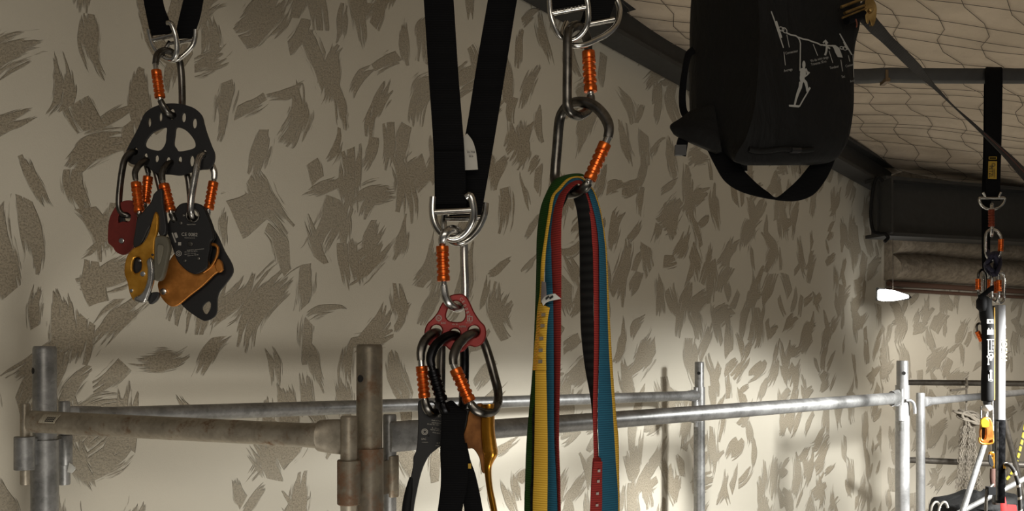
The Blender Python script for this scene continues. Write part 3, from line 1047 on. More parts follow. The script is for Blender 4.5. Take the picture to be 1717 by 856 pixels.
plate([(269, 317), (274, 319), (276, 345), (279, 362), (281, 388), (272, 398), (266, 386), (262, 370), (257, 377), (250, 387), (243, 403), (234, 416), (225, 411), (228.5, 385), (232, 366), (244, 352), (255, 338), (259, 326)], [], 1.4185, 0.010, bevel=0.002).build('handle', M['dark_plastic'], root, 0.8)
plate([(262, 397), (281, 396.6), (286.5, 414), (284, 430), (275.5, 465), (265, 470.5), (260, 463), (260, 414)], [], 1.416, 0.012, bevel=0.0025, sub=3).build('grip', M['olive'], root, 0.8)
plate([(264, 412), (270, 410), (275, 414), (269, 440), (264, 441)], [], 1.4085, 0.003, bevel=0.001, sub=2).build('grip_inset', plain('pale_olive_plastic', (0.17, 0.155, 0.115), 0.5), root, 0.8)
plate([(249, 493), (268, 490), (264, 503), (252, 509.5)], [], 1.420, 0.008, bevel=0.0015).build('foot', M['dark_plastic'], root, 0.8)
for u, q, r in ((240, 459, 4.5), (235, 437, 2.3), (221, 487, 3.2), (256, 427, 1.8)):
    disc(u, q, r, 1.409, 0.002).build('rivet', M['bare_alloy'] if r != 1.8 else M['dark_plastic'], root)

# orange gold rope clamp with its black backing plate
root = thing('rope_clamp', 'orange gold clamp plate with a black holed plate behind the black pulley', 'rope clamp', P(320, 460, 1.455))
plate([(376.8, 420), (387, 437.5), (391.4, 450), (389.5, 461), (378, 477), (368, 490), (364.6, 502), (364.4, 519), (360.7, 530), (348, 537), (337, 535), (308, 513.5), (298, 490), (312, 440), (335, 395), (352, 380), (364, 392)],
      [smooth([(340, 515), (347, 506.5), (353, 506), (354, 515), (348, 526), (342, 523.5)], 4, True)], 1.462, 0.005).build('back_plate', M['black_plate'], root, 0.7)
plate([(282, 442), (279, 461), (266, 472.6), (266.6, 486), (271.7, 499), (280.4, 509), (289, 513.5), (301, 510.5), (321, 494.5), (341.8, 478.4), (362, 459), (374, 451.4), (372.4, 438), (365, 434.6), (354, 446), (346, 425), (320, 410), (298, 420)],
      [], 1.4495, 0.006, bevel=0.0015).build('clamp_plate', M['copper'], root, 0.8)
loop_tube([(356, 409, 1.444), (362, 411, 1.443), (365.3, 418, 1.443), (362, 433, 1.444), (354, 446, 1.446), (341, 456, 1.448)], 2.6, 10).build('cam_spring', M['copper'], root, 1.0)
plate([(365, 434), (371, 437), (375, 452), (367, 457), (361, 447)], [], 1.4435, 0.006, bevel=0.0015, sub=2).build('catch', M['copper'], root, 0.8)
disc(274.6, 488.6, 5.6, 1.4445, 0.004).build('rivet', M['bare_alloy'], root)

# black printed pulley
root = thing('pulley', 'black pulley with pale printed lettering hanging from the bare alloy carabiner', 'pulley', P(319, 398, 1.44))
out = [(307.4, 340.6), (330.3, 340.6), (342, 348), (349, 362.7), (356, 382), (358, 398), (353.5, 406), (352.5, 418), (350, 430), (349, 446), (342, 454), (328.7, 459.2), (316, 455), (304, 444.5), (297, 434.7), (291, 418.3), (284.5, 400), (279.8, 383), (284, 371), (291, 359.4), (297, 348)]
plate(out, [ell(323, 361, 9.5)], 1.437, 0.006, bevel=0.0015).build('side_plate', M['black_plate'], root, 0.8)
plate([(u + 3, q + 1) for u, q in out], [ell(323, 361, 11)], 1.450, 0.004).build('side_plate', M['black_plate'], root, 0.8)
loop_tube([(u, q, 1.4335) for u, q in ell(323, 361, 10.8, n=20)], 1.5, 8, True, 1).build('eyelet', M['grey_alloy'], root, 1.5)
for u, q, r in ((307.4, 361, 2.6), (303, 374, 3), (319, 409, 4.6), (310, 437, 2.9), (332.8, 433.4, 2.9)):
    disc(u, q, r, 1.4335, 0.0012).build('rivet', M['grey_alloy'], root)
FR = 0.0033
pr = writing('CE 0082', 319, 393.5, 5.6, 1.437, 0.03, FR)
for txt, u, q, sz, ro in (('Made in France', 322, 376.5, 1.7, -.03), ('Notified body EN 341', 319.5, 399, 1.4, .03), ('WARNING: read instructions', 329, 418.5, 1.7, -.10), ('EN 12841 max 200 kg', 321.5, 421.8, 1.7, -.10), ('rope 10.5 - 11.5 mm', 320, 425.5, 1.7, -.10), ('before use  EN 341', 325, 428, 1.7, -.10)):
    k = writing(txt, u, q, sz, 1.437, ro, FR)
    pr.add(k.v, k.f)
for ol in ([(289, 391), (291, 390), (297, 406), (295, 407)], [(293, 391), (297, 389.5), (300, 398), (296, 399.5)], [(300, 406), (305, 406), (305, 411.5), (300, 411.5)]):
    k = plate(ol, [], 1.437, 0.0004, bevel=0.00005, sub=1, front=FR)
    pr.add(k.v, k.f)
for r0, r1 in ((3.8, 4.8), (1.4, 2.3)):
    k = ring_mark(301, 425, r0, r1, 1.437, FR)
    pr.add(k.v, k.f)
pr.build('lettering', M['engrave'], root, 0)
# ------------------------------------------------------------------ middle rig
s2 = strap('widest black anchor strap with a white tag, hanging in the middle',
           [((731, 351, 1.114), (783, 350, 1.112)), ((730, 335, 1.114), (780, 335, 1.110)), ((728, 250, 1.114), (777.5, 250, 1.112)), ((720, 130, 1.115), (768, 130, 1.115)), ((711.5, 0, 1.115), (759.6, 0, 1.115)), ((703, -120, 1.115), (751, -120, 1.115))],
           [((754, 362, 1.136), (806, 360, 1.136)), ((758, 338, 1.136), (810, 338, 1.136)), ((782, 222, 1.133), (830, 222, 1.133)), ((800, 110, 1.128), (848, 110, 1.128)), ((819, 0, 1.122), (866, 0, 1.122)), ((840, -120, 1.12), (887, -120, 1.12))], 1.118, JO[1])
# folded-over stitched end on the near leg
ribbon([((732, 342, 1.1095), (781, 341, 1.1075)), ((731.5, 310, 1.1105), (780, 310, 1.108)), ((729.5, 254, 1.1105), (777.5, 254, 1.1085))], 0.0024).build('stitched_end', M['black_web'], s2, 0.8)
t = NT('cloth_label')
v = t.coord()
nz = t.noise(t.coord((30, 30, 260)), 1.0, 2).outputs[0]
M['label_cloth'] = t.set(color=(0.50, 0.48, 0.43), rough=0.8)
tagm = ribbon([((775, 232, 1.118), (783, 224, 1.117)), ((777, 240, 1.116), (792, 236, 1.115)), ((778, 258, 1.115), (798, 256, 1.114)), ((779.5, 285, 1.115), (801, 284, 1.114))], 0.0008).build('label', M['label_cloth'], s2, 1.0)
k = writing('EN 795B', 790, 255, 2.6, 1.113, 0, 0.0008)
k2 = writing('2016', 790, 262, 2.6, 1.113, 0, 0.0008)
k.add(k2.v, k2.f)
k.build('label_print', M['ink'], tagm, 0)
d_ring(s2, [(726.6, 330, 1.109), (725.5, 354, 1.109), (730, 376.6, 1.110), (742, 393, 1.113), (759, 400, 1.116), (775.5, 394.5, 1.116), (788.5, 379, 1.112), (794.3, 360, 1.108), (791.5, 336, 1.105), (787.5, 327.5, 1.105), (781.5, 331, 1.106)],
       [(727, 355.5, 1.109), (793, 352, 1.107)], 6.4, M['steel'], 5.4)
d_ring(s2, [(751, 343, 1.143), (744, 368, 1.140), (745, 388, 1.137), (754, 403, 1.132), (769, 407.5, 1.130), (785, 401, 1.131), (800, 385.5, 1.135), (811, 363, 1.139), (814.3, 341, 1.143)],
       [(744, 367, 1.140), (810, 365.5, 1.140)], 5.9, M['steel'], 5.0)
carabiner('polished carabiner with orange sleeve under the middle strap rings',
          [(744, 477, 1.100), (747, 497, 1.102), (756, 511, 1.107), (768, 516.5, 1.122), (777.5, 509, 1.138), (780, 490, 1.142), (778.5, 440, 1.143), (777.5, 408, 1.142), (774, 394, 1.137), (767, 386.5, 1.121), (757, 384, 1.103), (748, 389.5, 1.094), (742, 401, 1.094), (741.5, 409, 1.098)],
          7.2, (0.08, 0.96, 10.8), M['bare_alloy'])

root = thing('rigging_plate', 'small red rigging plate with three round holes in the middle', 'rigging plate', P(763, 545, 1.12))
out = [(768.5, 492.3), (777, 493.3), (784, 499.6), (789.6, 510), (795, 522), (804, 536), (813, 546), (815.5, 558), (813, 570), (806.4, 578), (796.6, 581.5), (786, 579.5), (778, 588), (766, 591.5), (754, 586), (745, 579), (733, 583), (721, 580), (713.5, 570), (711.7, 556), (716, 543), (725, 534), (733.5, 523.5), (739, 512), (746, 502), (756, 494.7)]
big = smooth([(751.5, 516.5), (748, 530.5), (754.5, 538), (772.7, 539), (780, 530.5), (778.3, 516.5), (773, 508), (765, 504), (756, 508)], 3, True)
plate(out, [big, ell(732, 554, 9.6, 10), ell(763, 560, 9.2, 9.5), ell(795, 555, 9.6, 10)], 1.12, 0.006, bevel=0.0016).build('plate', M['red_plate'], root, 0.8)
FR = 0.0033
pr = MB()
for ch, u, q, ro in (('C', 773.5, 501.5, .75), ('E', 777, 506, .85), ('0', 779.5, 512, 1.0), ('0', 782, 518, 1.08), ('8', 784, 523.5, 1.12), ('2', 786, 528.5, 1.15)):
    k = writing(ch, u, q, 5.2, 1.12, ro, FR)
    pr.add(k.v, k.f)
for txt, u, q, sz in (('EAC', 744, 541.5, 3.4), ('NFPA', 776, 547.5, 3.4), ('EN 12278', 786, 541, 1.6), ('kN 36', 763, 543.5, 2.6), ('UL', 736, 533, 2.8), ('G', 736, 539.5, 1.6)):
    k = writing(txt, u, q, sz, 1.12, 0, FR)
    pr.add(k.v, k.f)
for r0, r1 in ((3.4, 4.2), (4.9, 5.4)):
    k = ring_mark(736, 533, r0, r1, 1.12, FR)
    pr.add(k.v, k.f)
k = plate([(783.5, 530), (792.5, 530), (792.5, 538.5), (783.5, 538.5)], [[(784.4, 530.9), (791.6, 530.9), (791.6, 537.6), (784.4, 537.6)]], 1.12, .0004, bevel=.00005, sub=1, front=FR)
pr.add(k.v, k.f)
k = plate([(786, 531.8), (788, 531.8), (788, 537), (786, 537)], [], 1.12, .0004, bevel=.00005, sub=1, front=FR)
pr.add(k.v, k.f)
pr.build('lettering', M['engrave'], root, 0)

carabiner('dark grey carabiner with orange sleeve in the left hole of the red plate',
          [(712, 668, 1.098), (715, 681, 1.098), (722, 691, 1.104), (731, 690, 1.116), (737, 676, 1.134), (739, 650, 1.140), (739.5, 610, 1.142), (740, 580, 1.142), (739, 564, 1.137), (733, 557.5, 1.125), (723, 560, 1.112), (712, 571, 1.104), (706, 588, 1.099), (706, 604, 1.097)],
          7.8, (0.02, 0.86, 10.0), M['grey_alloy'])
carabiner('black carabiner with black sleeve in the middle hole of the red plate',
          [(742, 676, 1.092), (747, 688, 1.094), (756, 694, 1.106), (767, 693, 1.122), (776, 680, 1.134), (778, 650, 1.138), (779, 610, 1.140), (778, 583, 1.138), (771, 566.5, 1.129), (759, 561.5, 1.118), (743, 567.5, 1.106), (729, 581, 1.097), (722, 600, 1.092), (724, 614, 1.090)],
          8.0, (0.06, 0.92, 10.4), M['black_alloy'], sleeve_mat=M['black_alloy'], gate_mat=M['black_alloy'])
carabiner('dark grey carabiner with orange sleeve in the right hole of the red plate',
          [(789, 676, 1.084), (798, 687, 1.084), (814, 692, 1.090), (827, 688, 1.104), (834.5, 675, 1.120), (835, 656, 1.132), (829, 631, 1.138), (819.5, 597, 1.142), (811, 573, 1.142), (804, 561, 1.136), (796, 558, 1.122), (782, 564, 1.108), (768, 578, 1.098), (760.5, 596, 1.090), (760.5, 611, 1.087)],
          8.2, (0.04, 0.90, 10.8), M['grey_alloy'])

# black hand ascender
root = thing('ascender', 'black hand ascender with pale printing, hanging left of the gold one', 'ascender', P(722, 760, 1.112))
out = [(701.6, 672.8), (716, 672.5), (742, 676), (752, 684), (757, 705), (757, 780), (757, 950), (750, 975), (715, 988), (684, 980), (672, 955), (671, 900), (677.5, 856), (685, 816.6), (692.5, 782), (693.5, 765), (699, 750), (701.5, 708)]
inner = smooth([(741, 751), (741, 800), (741, 930), (730, 955), (710, 962), (694, 950), (689, 915), (693.5, 858), (698, 829), (706.7, 791), (718, 766), (730.6, 753.8)], 3, True)
plate(out, [inner, ell(722, 681, 7.5, 8.5)], 1.114, 0.005, bevel=0.001, sub=3).build('frame', M['black_plate'], root, 0.6)
gp = smooth([(690.5, 800, 4.0), (688, 812, 5.5), (686, 824, 7.0), (682, 850, 8.0), (679, 900, 8.2), (681, 950, 7.0)], 4)
MB().tube([P(x, y, 1.114) for x, y, r in gp], [r * 1.114 / F for x, y, r in gp], 14).build('handle_grip', M['rubber'], root, 1.0)
plate([(745, 680), (757, 678), (764, 690), (764, 720), (752, 740), (744, 738)], [], 1.106, 0.010, bevel=0.002).build('cam', M['dark_plastic'], root, 0.8)
disc(744.5, 684.5, 4.2, 1.1, 0.0025).build('pivot', M['black_alloy'], root)
FR = 0.0028
pr = MB()
for txt, u, q, sz, ro in (('C E', 736, 692.5, 5, 1.2), ('0082', 737, 698, 1.8, 0), ('Made in France', 733, 704.5, 2.1, .10), ('ASCENSION', 732, 708.5, 2.1, .10), ('EN 567 EN 12841', 727, 711, 2.0, .10), ('8 - 13 mm', 731, 717.5, 2.2, .17), ('NOTE NFPA 1983', 733, 721, 2.1, .17), ('ANSI Z359', 732, 725, 2.1, .17),
                          ('EAC', 711, 735, 3.2, 0), ('WARNING', 713, 740.5, 1.5, 0), ('16 F', 735, 742, 2.2, 0), ('max', 734, 746, 2.8, 0)):
    k = writing(txt, u, q, sz, 1.114, ro, FR)
    pr.add(k.v, k.f)
for r0, r1 in ((2.2, 3.4), (4.3, 5.4)):
    k = ring_mark(712.5, 723, r0, r1, 1.114, FR)
    pr.add(k.v, k.f)
pr.build('lettering', M['engrave'], root, 0)
disc(718.5, 730, 1.9, 1.1115, 0.0006, dome=False).build('rivet_hole', M['hole'], root)

# gold hand ascender
M['amber'] = metal('amber_anodised_alloy', (0.66, 0.29, 0.03), (0.80, 0.37, 0.05), 0.24, 30, 0.9)
M['shaded_gold'] = metal('shaded_gold_alloy', (0.17, 0.065, 0.018), (0.26, 0.105, 0.028), 0.34, 40, 0.7)  # gold sheet in shadow: the shade is put into its colour
root = thing('ascender', 'gold hand ascender hanging from the right hole of the red plate', 'ascender', P(812, 760, 1.105))
web = [(797, 678), (810, 677), (812, 700), (812, 762), (815, 790), (808, 790), (804, 768), (794, 752), (784, 751.5), (778, 744), (776, 732), (782, 712), (786, 690)]
plate(web, [], 1.106, 0.004, bevel=0.001, sub=3).build('side_plate', M['shaded_gold'], root, 0.8)
plate([(776, 690), (790, 686), (796, 700), (794, 728), (780, 742), (772, 730)], [], 1.112, 0.010, bevel=0.002).build('cam', M['dark_plastic'], root, 0.8)
ch = [(818.5, 677, 1.100, 10.8), (818.8, 684, 1.100, 11.2), (819, 720, 1.100, 11.2), (822, 750, 1.100, 12.2), (823.5, 760, 1.100, 11.8), (820.5, 772, 1.101, 8.2), (818.5, 785, 1.102, 6.0), (821, 815, 1.103, 5.2), (829, 856, 1.105, 5.2), (838, 905, 1.107, 5.6), (838, 950, 1.108, 6), (825, 975, 1.108, 7), (800, 980, 1.108, 7)]
sm = smooth(ch, 5)
prof = []
for i in range(28):
    a = 2 * math.pi * i / 28
    rr = 1.0 + 0.13 * math.cos(3 * a + 0.6)
    prof.append((rr * math.cos(a), rr * 0.75 * math.sin(a)))
MB().sweep([P(*q[:3]) for q in sm], prof, up=(0, -1, 0), scales=[(q[3] * q[2] / F, q[3] * q[2] / F) for q in sm]).build('handle_channel', M['amber'], root, 1.2)
disc(789, 679, 4.2, 1.088, 0.003).build('pivot', M['grey_alloy'], root)

# foot-loop webbing hanging through the ascenders
root = thing('foot_loop', 'black webbing foot loop with a yellow stripe hanging between the two ascenders', 'webbing loop', P(765, 760, 1.09))
ribbon([((757, 672, 1.102), (776, 690, 1.100)), ((742, 680, 1.096), (781, 688, 1.098)), ((742, 700, 1.090), (780, 700, 1.094)), ((741, 730, 1.088), (776, 728, 1.092)), ((740, 760, 1.087), (781, 756, 1.090)), ((741, 785, 1.086), (783, 783, 1.089)), ((740.5, 817, 1.085), (781, 816, 1.088)), ((735.5, 856, 1.085), (774, 850, 1.088)), ((728, 905, 1.085), (766, 905, 1.088)), ((724, 980, 1.085), (758, 985, 1.09)), ((727, 1060, 1.088), (760, 1062, 1.09)), ((745, 1105, 1.092), (765, 1085, 1.092)), ((775, 1110, 1.096), (772, 1080, 1.096)), ((800, 1060, 1.098), (785, 1055, 1.096))], 0.004).build('webbing', M['black_web'], root, 0.9)
ribbon([((781, 742, 1.099), (770, 742, 1.101)), ((787, 770, 1.098), (771, 770, 1.101)), ((797, 801, 1.098), (774, 806, 1.101)), ((808, 856, 1.098), (781, 860, 1.101)), ((816, 920, 1.098), (786, 920, 1.101)), ((812, 990, 1.098), (784, 990, 1.1)), ((798, 1062, 1.098), (786, 1050, 1.098))], 0.004).build('webbing', M['black_web'], root, 0.9)
ribbon([((774.5, 777, 1.0935), (789, 776.5, 1.0955)), ((775, 784.5, 1.0935), (789.5, 785, 1.0955))], 0.0015, 2).build('yellow_stripe', plain('yellow_thread', (0.50, 0.30, 0.04), 0.8), root)
# ------------------------------------------------------------------ right-hand rig: strap, two carabiners, coloured slings
s3_ = strap('black anchor strap ending in two large steel rings at the top of the photo',
            [((927, 16, 0.985), (979, 7, 0.982)), ((924.5, 0, 0.985), (977, -4, 0.982)), ((921, -60, 0.99), (972, -62, 0.987)), ((912, -200, 1.0), (962, -200, 1.0))],
            [((973, 40, 1.022), (1020, 32, 1.024)), ((980, 18, 1.020), (1028, 10, 1.022)), ((990, -20, 1.018), (1037, -22, 1.02)), ((1012, -100, 1.008), (1060, -100, 1.008)), ((1035, -200, 1.0), (1083, -200, 1.0))], 1.0, JO[1])
ra = d_ring(s3_, [(920.5, -20, 0.984), (921.5, 0, 0.984), (923, 21, 0.984), (927.5, 39, 0.985), (935, 56, 0.988), (948, 66.5, 0.992), (964, 65, 0.992), (978, 53, 0.988), (986, 36, 0.983), (986, 14, 0.980), (983, -4, 0.978), (977, -26, 0.977), (970, -24, 0.978)],
            [(925, 22.5, 0.984), (984, 11.5, 0.980)], 4.9, M['steel'], 4.3)
d_ring(s3_, [(1030, -8, 1.026), (1038, 10, 1.026), (1038, 28, 1.024), (1031, 45, 1.020), (1016, 58, 1.014), (999, 67, 1.008), (981, 75, 1.003), (963, 76.5, 1.002), (949, 70, 1.006), (944, 55, 1.012), (950, 38, 1.02)],
       [(950, 48, 1.020), (1030, 32.5, 1.024)], 4.9, M['steel'], 4.4)
k = MB()
for i, ch in enumerate('71AFG577'):
    q = i / 7
    kk = writing(ch, 934 + 42 * q, 20.6 - 8.2 * q, 3.6, 0.9830 - 0.0035 * q, 0.19, 0.0028, th=0.0004)
    k.add(kk.v, kk.f)
k.build('raised_lettering', M['bare_alloy'], ra, 0)
carabiner('dark grey oval carabiner hanging from the two large rings, orange sleeve to its right',
          [(990.5, 160, 1.018), (990, 173, 1.016), (984, 186, 1.008), (972, 193.5, 0.992), (960, 191, 0.982), (952, 180, 0.978), (951, 160, 0.978), (951.5, 100, 0.978), (952, 60, 0.980), (958, 47, 0.986), (969, 43.5, 0.998), (979, 53, 1.010), (985, 68, 1.017), (986.5, 84, 1.019)],
          8.2, (0.07, 0.98, 11.6), M['grey_alloy'])
carabiner('large dark grey pear carabiner with orange sleeve carrying the coloured slings',
          [(986, 306, 0.972), (980, 315, 0.974), (967, 322, 0.984), (951, 323.5, 1.000), (938, 317, 1.014), (931, 303, 1.022), (931, 285, 1.024), (934.5, 242, 1.022), (938, 203, 1.018), (945.5, 184, 1.011), (961, 173, 0.999), (980, 171.5, 0.988), (999, 179.5, 0.982), (1014, 196, 0.978), (1021, 214, 0.974), (1019, 231, 0.972)],
          9.0, (0.06, 0.88, 11.0), M['grey_alloy'], gate_mat=M['bare_alloy'])

M['sl_green'] = webbing('green_webbing', (0.014, 0.052, 0.009), (0.036, 0.125, 0.020), 2500)
M['sl_red'] = webbing('red_webbing', (0.20, 0.020, 0.018), (0.44, 0.050, 0.042), 2500)
M['sl_blue'] = webbing('blue_webbing', (0.014, 0.075, 0.125), (0.026, 0.15, 0.24), 2500)
M['sl_yellow'] = webbing('yellow_webbing', (0.52, 0.29, 0.025), (0.92, 0.60, 0.085), 2500)
M['sl_black'] = webbing('black_sling_webbing', (0.006, 0.006, 0.006), (0.018, 0.018, 0.017), 640)


def sling(label, left, top, right, mat, th=0.0016):
    """closed loop: left leg listed top down, top arch left to right, right leg top down; foot rounded off under the frame"""
    (a, b), (c, d) = left[-1], right[-1]
    rows = []
    foot = []
    lx, rx = (a[0] + b[0]) / 2, (c[0] + d[0]) / 2
    lw, rw = (b[0] - a[0]) / 2, (d[0] - c[0]) / 2
    lD, rD = (a[2] + b[2]) / 2, (c[2] + d[2]) / 2
    dl, dr = (b[2] - a[2]) / 2, (d[2] - c[2]) / 2
    for i in range(1, 8):
        q = i / 8
        ang = math.pi * q
        x = (lx + rx) / 2 - (rx - lx) / 2 * math.cos(ang)
        y = 1170 + 45 * math.sin(ang)
        wv = max(3.0, lw + (rw - lw) * q) * 0.8
        Dm = lD + (rD - lD) * q
        foot.append(((x - wv * .5, y + 2, Dm - 0.012), (x + wv * .5, y - 2, Dm + 0.012)))
    rows = left[::-1] + top + right
    # order: left leg bottom -> top -> arch -> right leg -> foot back to the left leg
    allrows = rows + foot[::-1] + [left[-1]]
    root = thing('sling', label, 'sling', P(rows[len(left)][0][0], 310, 1.0), 'coloured webbing slings')
    ribbon(allrows, th, 5).build('webbing', mat, root, 0.8)
    return root


def L(y, x0, x1, D0, D1=None):
    return ((x0, y, D0), (x1, y, D1 if D1 is not None else D0 - 0.006))

g_ = sling('green sling, outermost at the left of the hanging bunch',
      [L(333, 912, 930, 1.016, .998), L(358, 905, 922, 1.016, .998), L(400, 900.5, 914.5, 1.016, .998), L(450, 900, 908, 1.016, .998), L(520, 898, 903, 1.012, .998), L(620, 893.5, 900, 1.01, .998), L(730, 884, 894, 1.01, .998), L(800, 881, 893, 1.01, .998), L(856, 879.5, 892.5, 1.01, .998), L(1000, 880, 894, 1.01, .998), L(1150, 890, 905, 1.01, .998)],
      [((927, 305, 1.016), (941, 308, .994)), ((944, 295.5, 1.018), (955, 297.5, .992)), ((964, 291.5, 1.021), (970, 294, .994)), ((980, 295, 1.026), (982, 297, .998))],
      [L(318, 990, 992, 1.034, 1.004), L(350, 998, 999, 1.036, 1.004), L(400, 1004, 1006, 1.036, 1.006), L(560, 1006, 1015, 1.036, 1.012), L(720, 1008, 1024, 1.036, 1.03), L(856, 1012, 1026, 1.036, 1.03), L(1150, 1006, 1020, 1.036, 1.03)], M['sl_green'])
y_ = sling('yellow sling with a stitched overlap and white tag on its left leg',
      [L(330, 925, 930.5, .988, .986), L(360, 919.5, 925, .988, .986), L(400, 913.5, 919, .988, .986), L(440, 908, 913, .988, .986), L(490, 905.5, 911, .986, .982), L(525, 901, 915, .984, .978), L(580, 898.5, 914, .984, .978), L(640, 898, 915.5, .984, .977), L(730, 897, 917.4, .984, .976), L(800, 895.5, 917.5, .984, .976), L(856, 894, 917, .984, .976), L(1000, 896, 917, .984, .978), L(1150, 905, 922, .984, .98)],
      [((937, 314.5, .990), (942, 317.5, .988)), ((951, 300, .992), (954, 304, .990)), ((964, 295, .994), (966, 299, .992)), ((978, 298.5, .998), (977, 302, .996))],
      [L(318, 992, 994.5, 1.002, 1.006), L(350, 1003.5, 1006, 1.003, 1.008), L(400, 1012, 1014.5, 1.003, 1.008), L(440, 1015, 1017.5, 1.003, 1.01), L(575, 1019, 1024, 1.004, 1.012), L(690, 1026, 1032, 1.005, 1.014), L(735, 1029.5, 1036.5, 1.005, 1.014), L(800, 1033, 1037.5, 1.005, 1.014), L(856, 1034, 1038, 1.005, 1.014), L(1000, 1030, 1036, 1.005, 1.014), L(1150, 1020, 1028, 1.005, 1.014)], M['sl_yellow'])
b_ = sling('blue sling broad on the right leg between red and yellow',
      [L(330, 930, 935, .986, .982), L(360, 924.5, 930, .986, .982), L(400, 918.5, 925, .986, .981), L(437, 915, 924, .986, .979), L(515, 914, 927, .985, .977), L(620, 915.5, 928, .985, .976), L(730, 916.5, 928.5, .985, .976), L(800, 917.5, 932, .985, .976), L(856, 917.5, 934, .985, .976), L(1000, 920, 936, .985, .976), L(1150, 925, 940, .985, .976)],
      [((941, 317, .986), (947, 319, .982)), ((953, 303.5, .988), (958, 307, .984)), ((964, 298.5, .991), (968, 302, .986)), ((977, 301.5, .996), (977, 304.5, .990))],
      [L(318, 985, 992.5, .990, 1.000), L(345, 993.5, 1003, .991, 1.002), L(370, 999.5, 1008.5, .991, 1.002), L(400, 1003.5, 1012.5, .991, 1.002), L(437, 1005, 1015.5, .991, 1.003), L(575, 1005.5, 1020, .991, 1.004), L(690, 1003, 1027, .991, 1.005), L(771, 1005, 1032, .991, 1.005), L(856, 1008, 1036, .991, 1.005), L(1000, 1004, 1030, .991, 1.005), L(1150, 998, 1020, .991, 1.005)], M['sl_blue'])
r_ = sling('red sling innermost on the left leg, stitched low on the right leg',
      [L(330, 936.5, 948, .982, .968), L(355, 928.5, 942, .982, .967), L(400, 923.8, 940.5, .982, .966), L(437, 923.6, 941, .982, .966), L(515, 925, 940.5, .982, .966), L(575, 926.7, 940, .982, .966), L(619, 928, 939, .982, .966), L(730, 930, 936.5, .982, .968), L(800, 933, 938.5, .982, .968), L(856, 935, 939.5, .982, .968), L(1000, 938, 944, .982, .968), L(1150, 944, 954, .982, .97)],
      [((944, 319, .982), (951, 323, .968)), ((955, 308, .984), (959, 314, .970)), ((967, 302.5, .988), (968, 307, .972)), ((976, 304.5, .992), (974, 309, .976))],
      [L(320, 979, 986, .988, .994), L(345, 986, 995.5, .988, .996), L(370, 991, 1001, .988, .996), L(400, 993, 1004, .988, .996), L(437, 995, 1004.5, .988, .996), L(575, 996.5, 1004.5, .988, .995), L(690, 994.6, 1001.5, .988, .994), L(760, 996, 1002, .986, .992), L(775, 994, 1008, .986, .990), L(856, 990, 1008, .985, .989), L(1000, 988, 1003, .985, .989), L(1150, 984, 998, .985, .99)], M['sl_red'])
k_ = sling('black sling, leftmost on the right leg, thinning to its edge lower down',
      [L(332, 944, 951, .990, .986), L(400, 922, 924, .992, .988), L(520, 920, 922, .992, .99), L(640, 908, 912, .993, .99), L(690, 893.5, 897.5, .993, .99), L(740, 893, 897.5, .993, .99), L(800, 891.5, 896, .993, .99), L(856, 890, 895, .993, .99), L(1150, 900, 908, .993, .99)],
      [((952, 318, .986), (955, 320, .974)), ((958, 312, .988), (961, 316, .972)), ((967, 306.5, .992), (967, 311, .974))],
      [L(325, 961, 981, .994, .986), L(355, 968, 989, .996, .988), L(400, 972, 993.5, .998, .989), L(437, 972.6, 995, .998, .989), L(510, 973.5, 994.5, .998, .989), L(560, 975, 995.6, .998, .989), L(620, 982, 995.5, .998, .989), L(670, 991, 996, .998, .990), L(720, 995.5, 1001, .998, .992), L(800, 1000, 1005, .998, .993), L(856, 1000, 1008, .998, .993), L(1150, 990, 1004, .998, .993)], M['sl_black'])

# stitched overlap of the yellow sling, its tags
mb = ribbon([((905.5, 509, .980), (921, 515, .973)), ((902, 535, .981), (917.5, 535, .972)), ((899, 560, .981), (915.5, 560, .972)), ((896, 590, .981), (914.5, 590, .972)), ((894, 620, .981), (915, 620, .972))], 0.0024, 4)
st = mb.build('stitched_overlap', M['sl_yellow'], y_, 0.8)
M['grey_thread'] = plain('grey_thread', (0.17, 0.135, 0.085), 0.8)
M['orange_thread'] = plain('orange_thread', (0.55, 0.23, 0.02), 0.8)
for u, q in ((911, 527.5), (909.5, 546), (907.5, 567), (906.3, 587), (905.8, 605.5)):
    Dq = .9795 - .009 * (u - 898) / 17
    plate([(u - 3.3, q - 2.8), (u + 3.5, q - 3.2), (u + 3.3, q + 2.6), (u - 3.6, q + 3)], [], Dq, 0.0008, bevel=.0001, sub=1, front=0.0030).build('bar_tack', M['grey_thread'], st)
mb = MB()
q = 522
while q < 618:
    x = 903.5 - (q - 520) * .075
    k = ribbon([((x - 1.5, q + 3, .9785), (x - 1.5, q + 4.3, .9785)), ((x + 4, q, .976), (x + 4, q + 1.3, .976))], 0.0008, 1)
    mb.v and None
    mb.add(k.v, k.f)
    q += 5.2
for p in mb.v:
    p.y -= 0.0024
mb.build('edge_stitching', M['orange_thread'], st, 0)
tg = ribbon([((908, 504, .972), (911, 512, .972)), ((914, 496.5, .968), (917, 506, .968)), ((924, 493, .963), (929, 502.5, .963)), ((931, 492, .961), (941, 500.5, .961))], 0.0006, 5).build('tag', M['white_print'], y_, 1.0)
for a, b in (((914.5, 501.5, .9665), (920, 496.5, .9640)), ((921, 500.5, .9640), (927, 496.2, .9615))):
    k = ribbon([((a[0], a[1] - 2.3, a[2] - .0012), (a[0] + .8, a[1] + 1.2, a[2] - .0012)), ((b[0], b[1] - 1.6, b[2] - .0012), (b[0] + .9, b[1] + 1.6, b[2] - .0012))], 0.0003, 1)
    k.build('tag_print', M['ink'], tg, 0)
ribbon([((908.5, 471, .981), (915, 473, .977)), ((907.5, 490, .980), (916, 490, .976)), ((907, 507, .979), (916, 507, .975))], 0.0006, 4).build('tag', plain('lilac_tag', (0.23, 0.20, 0.20), 0.7), y_, 1.0)
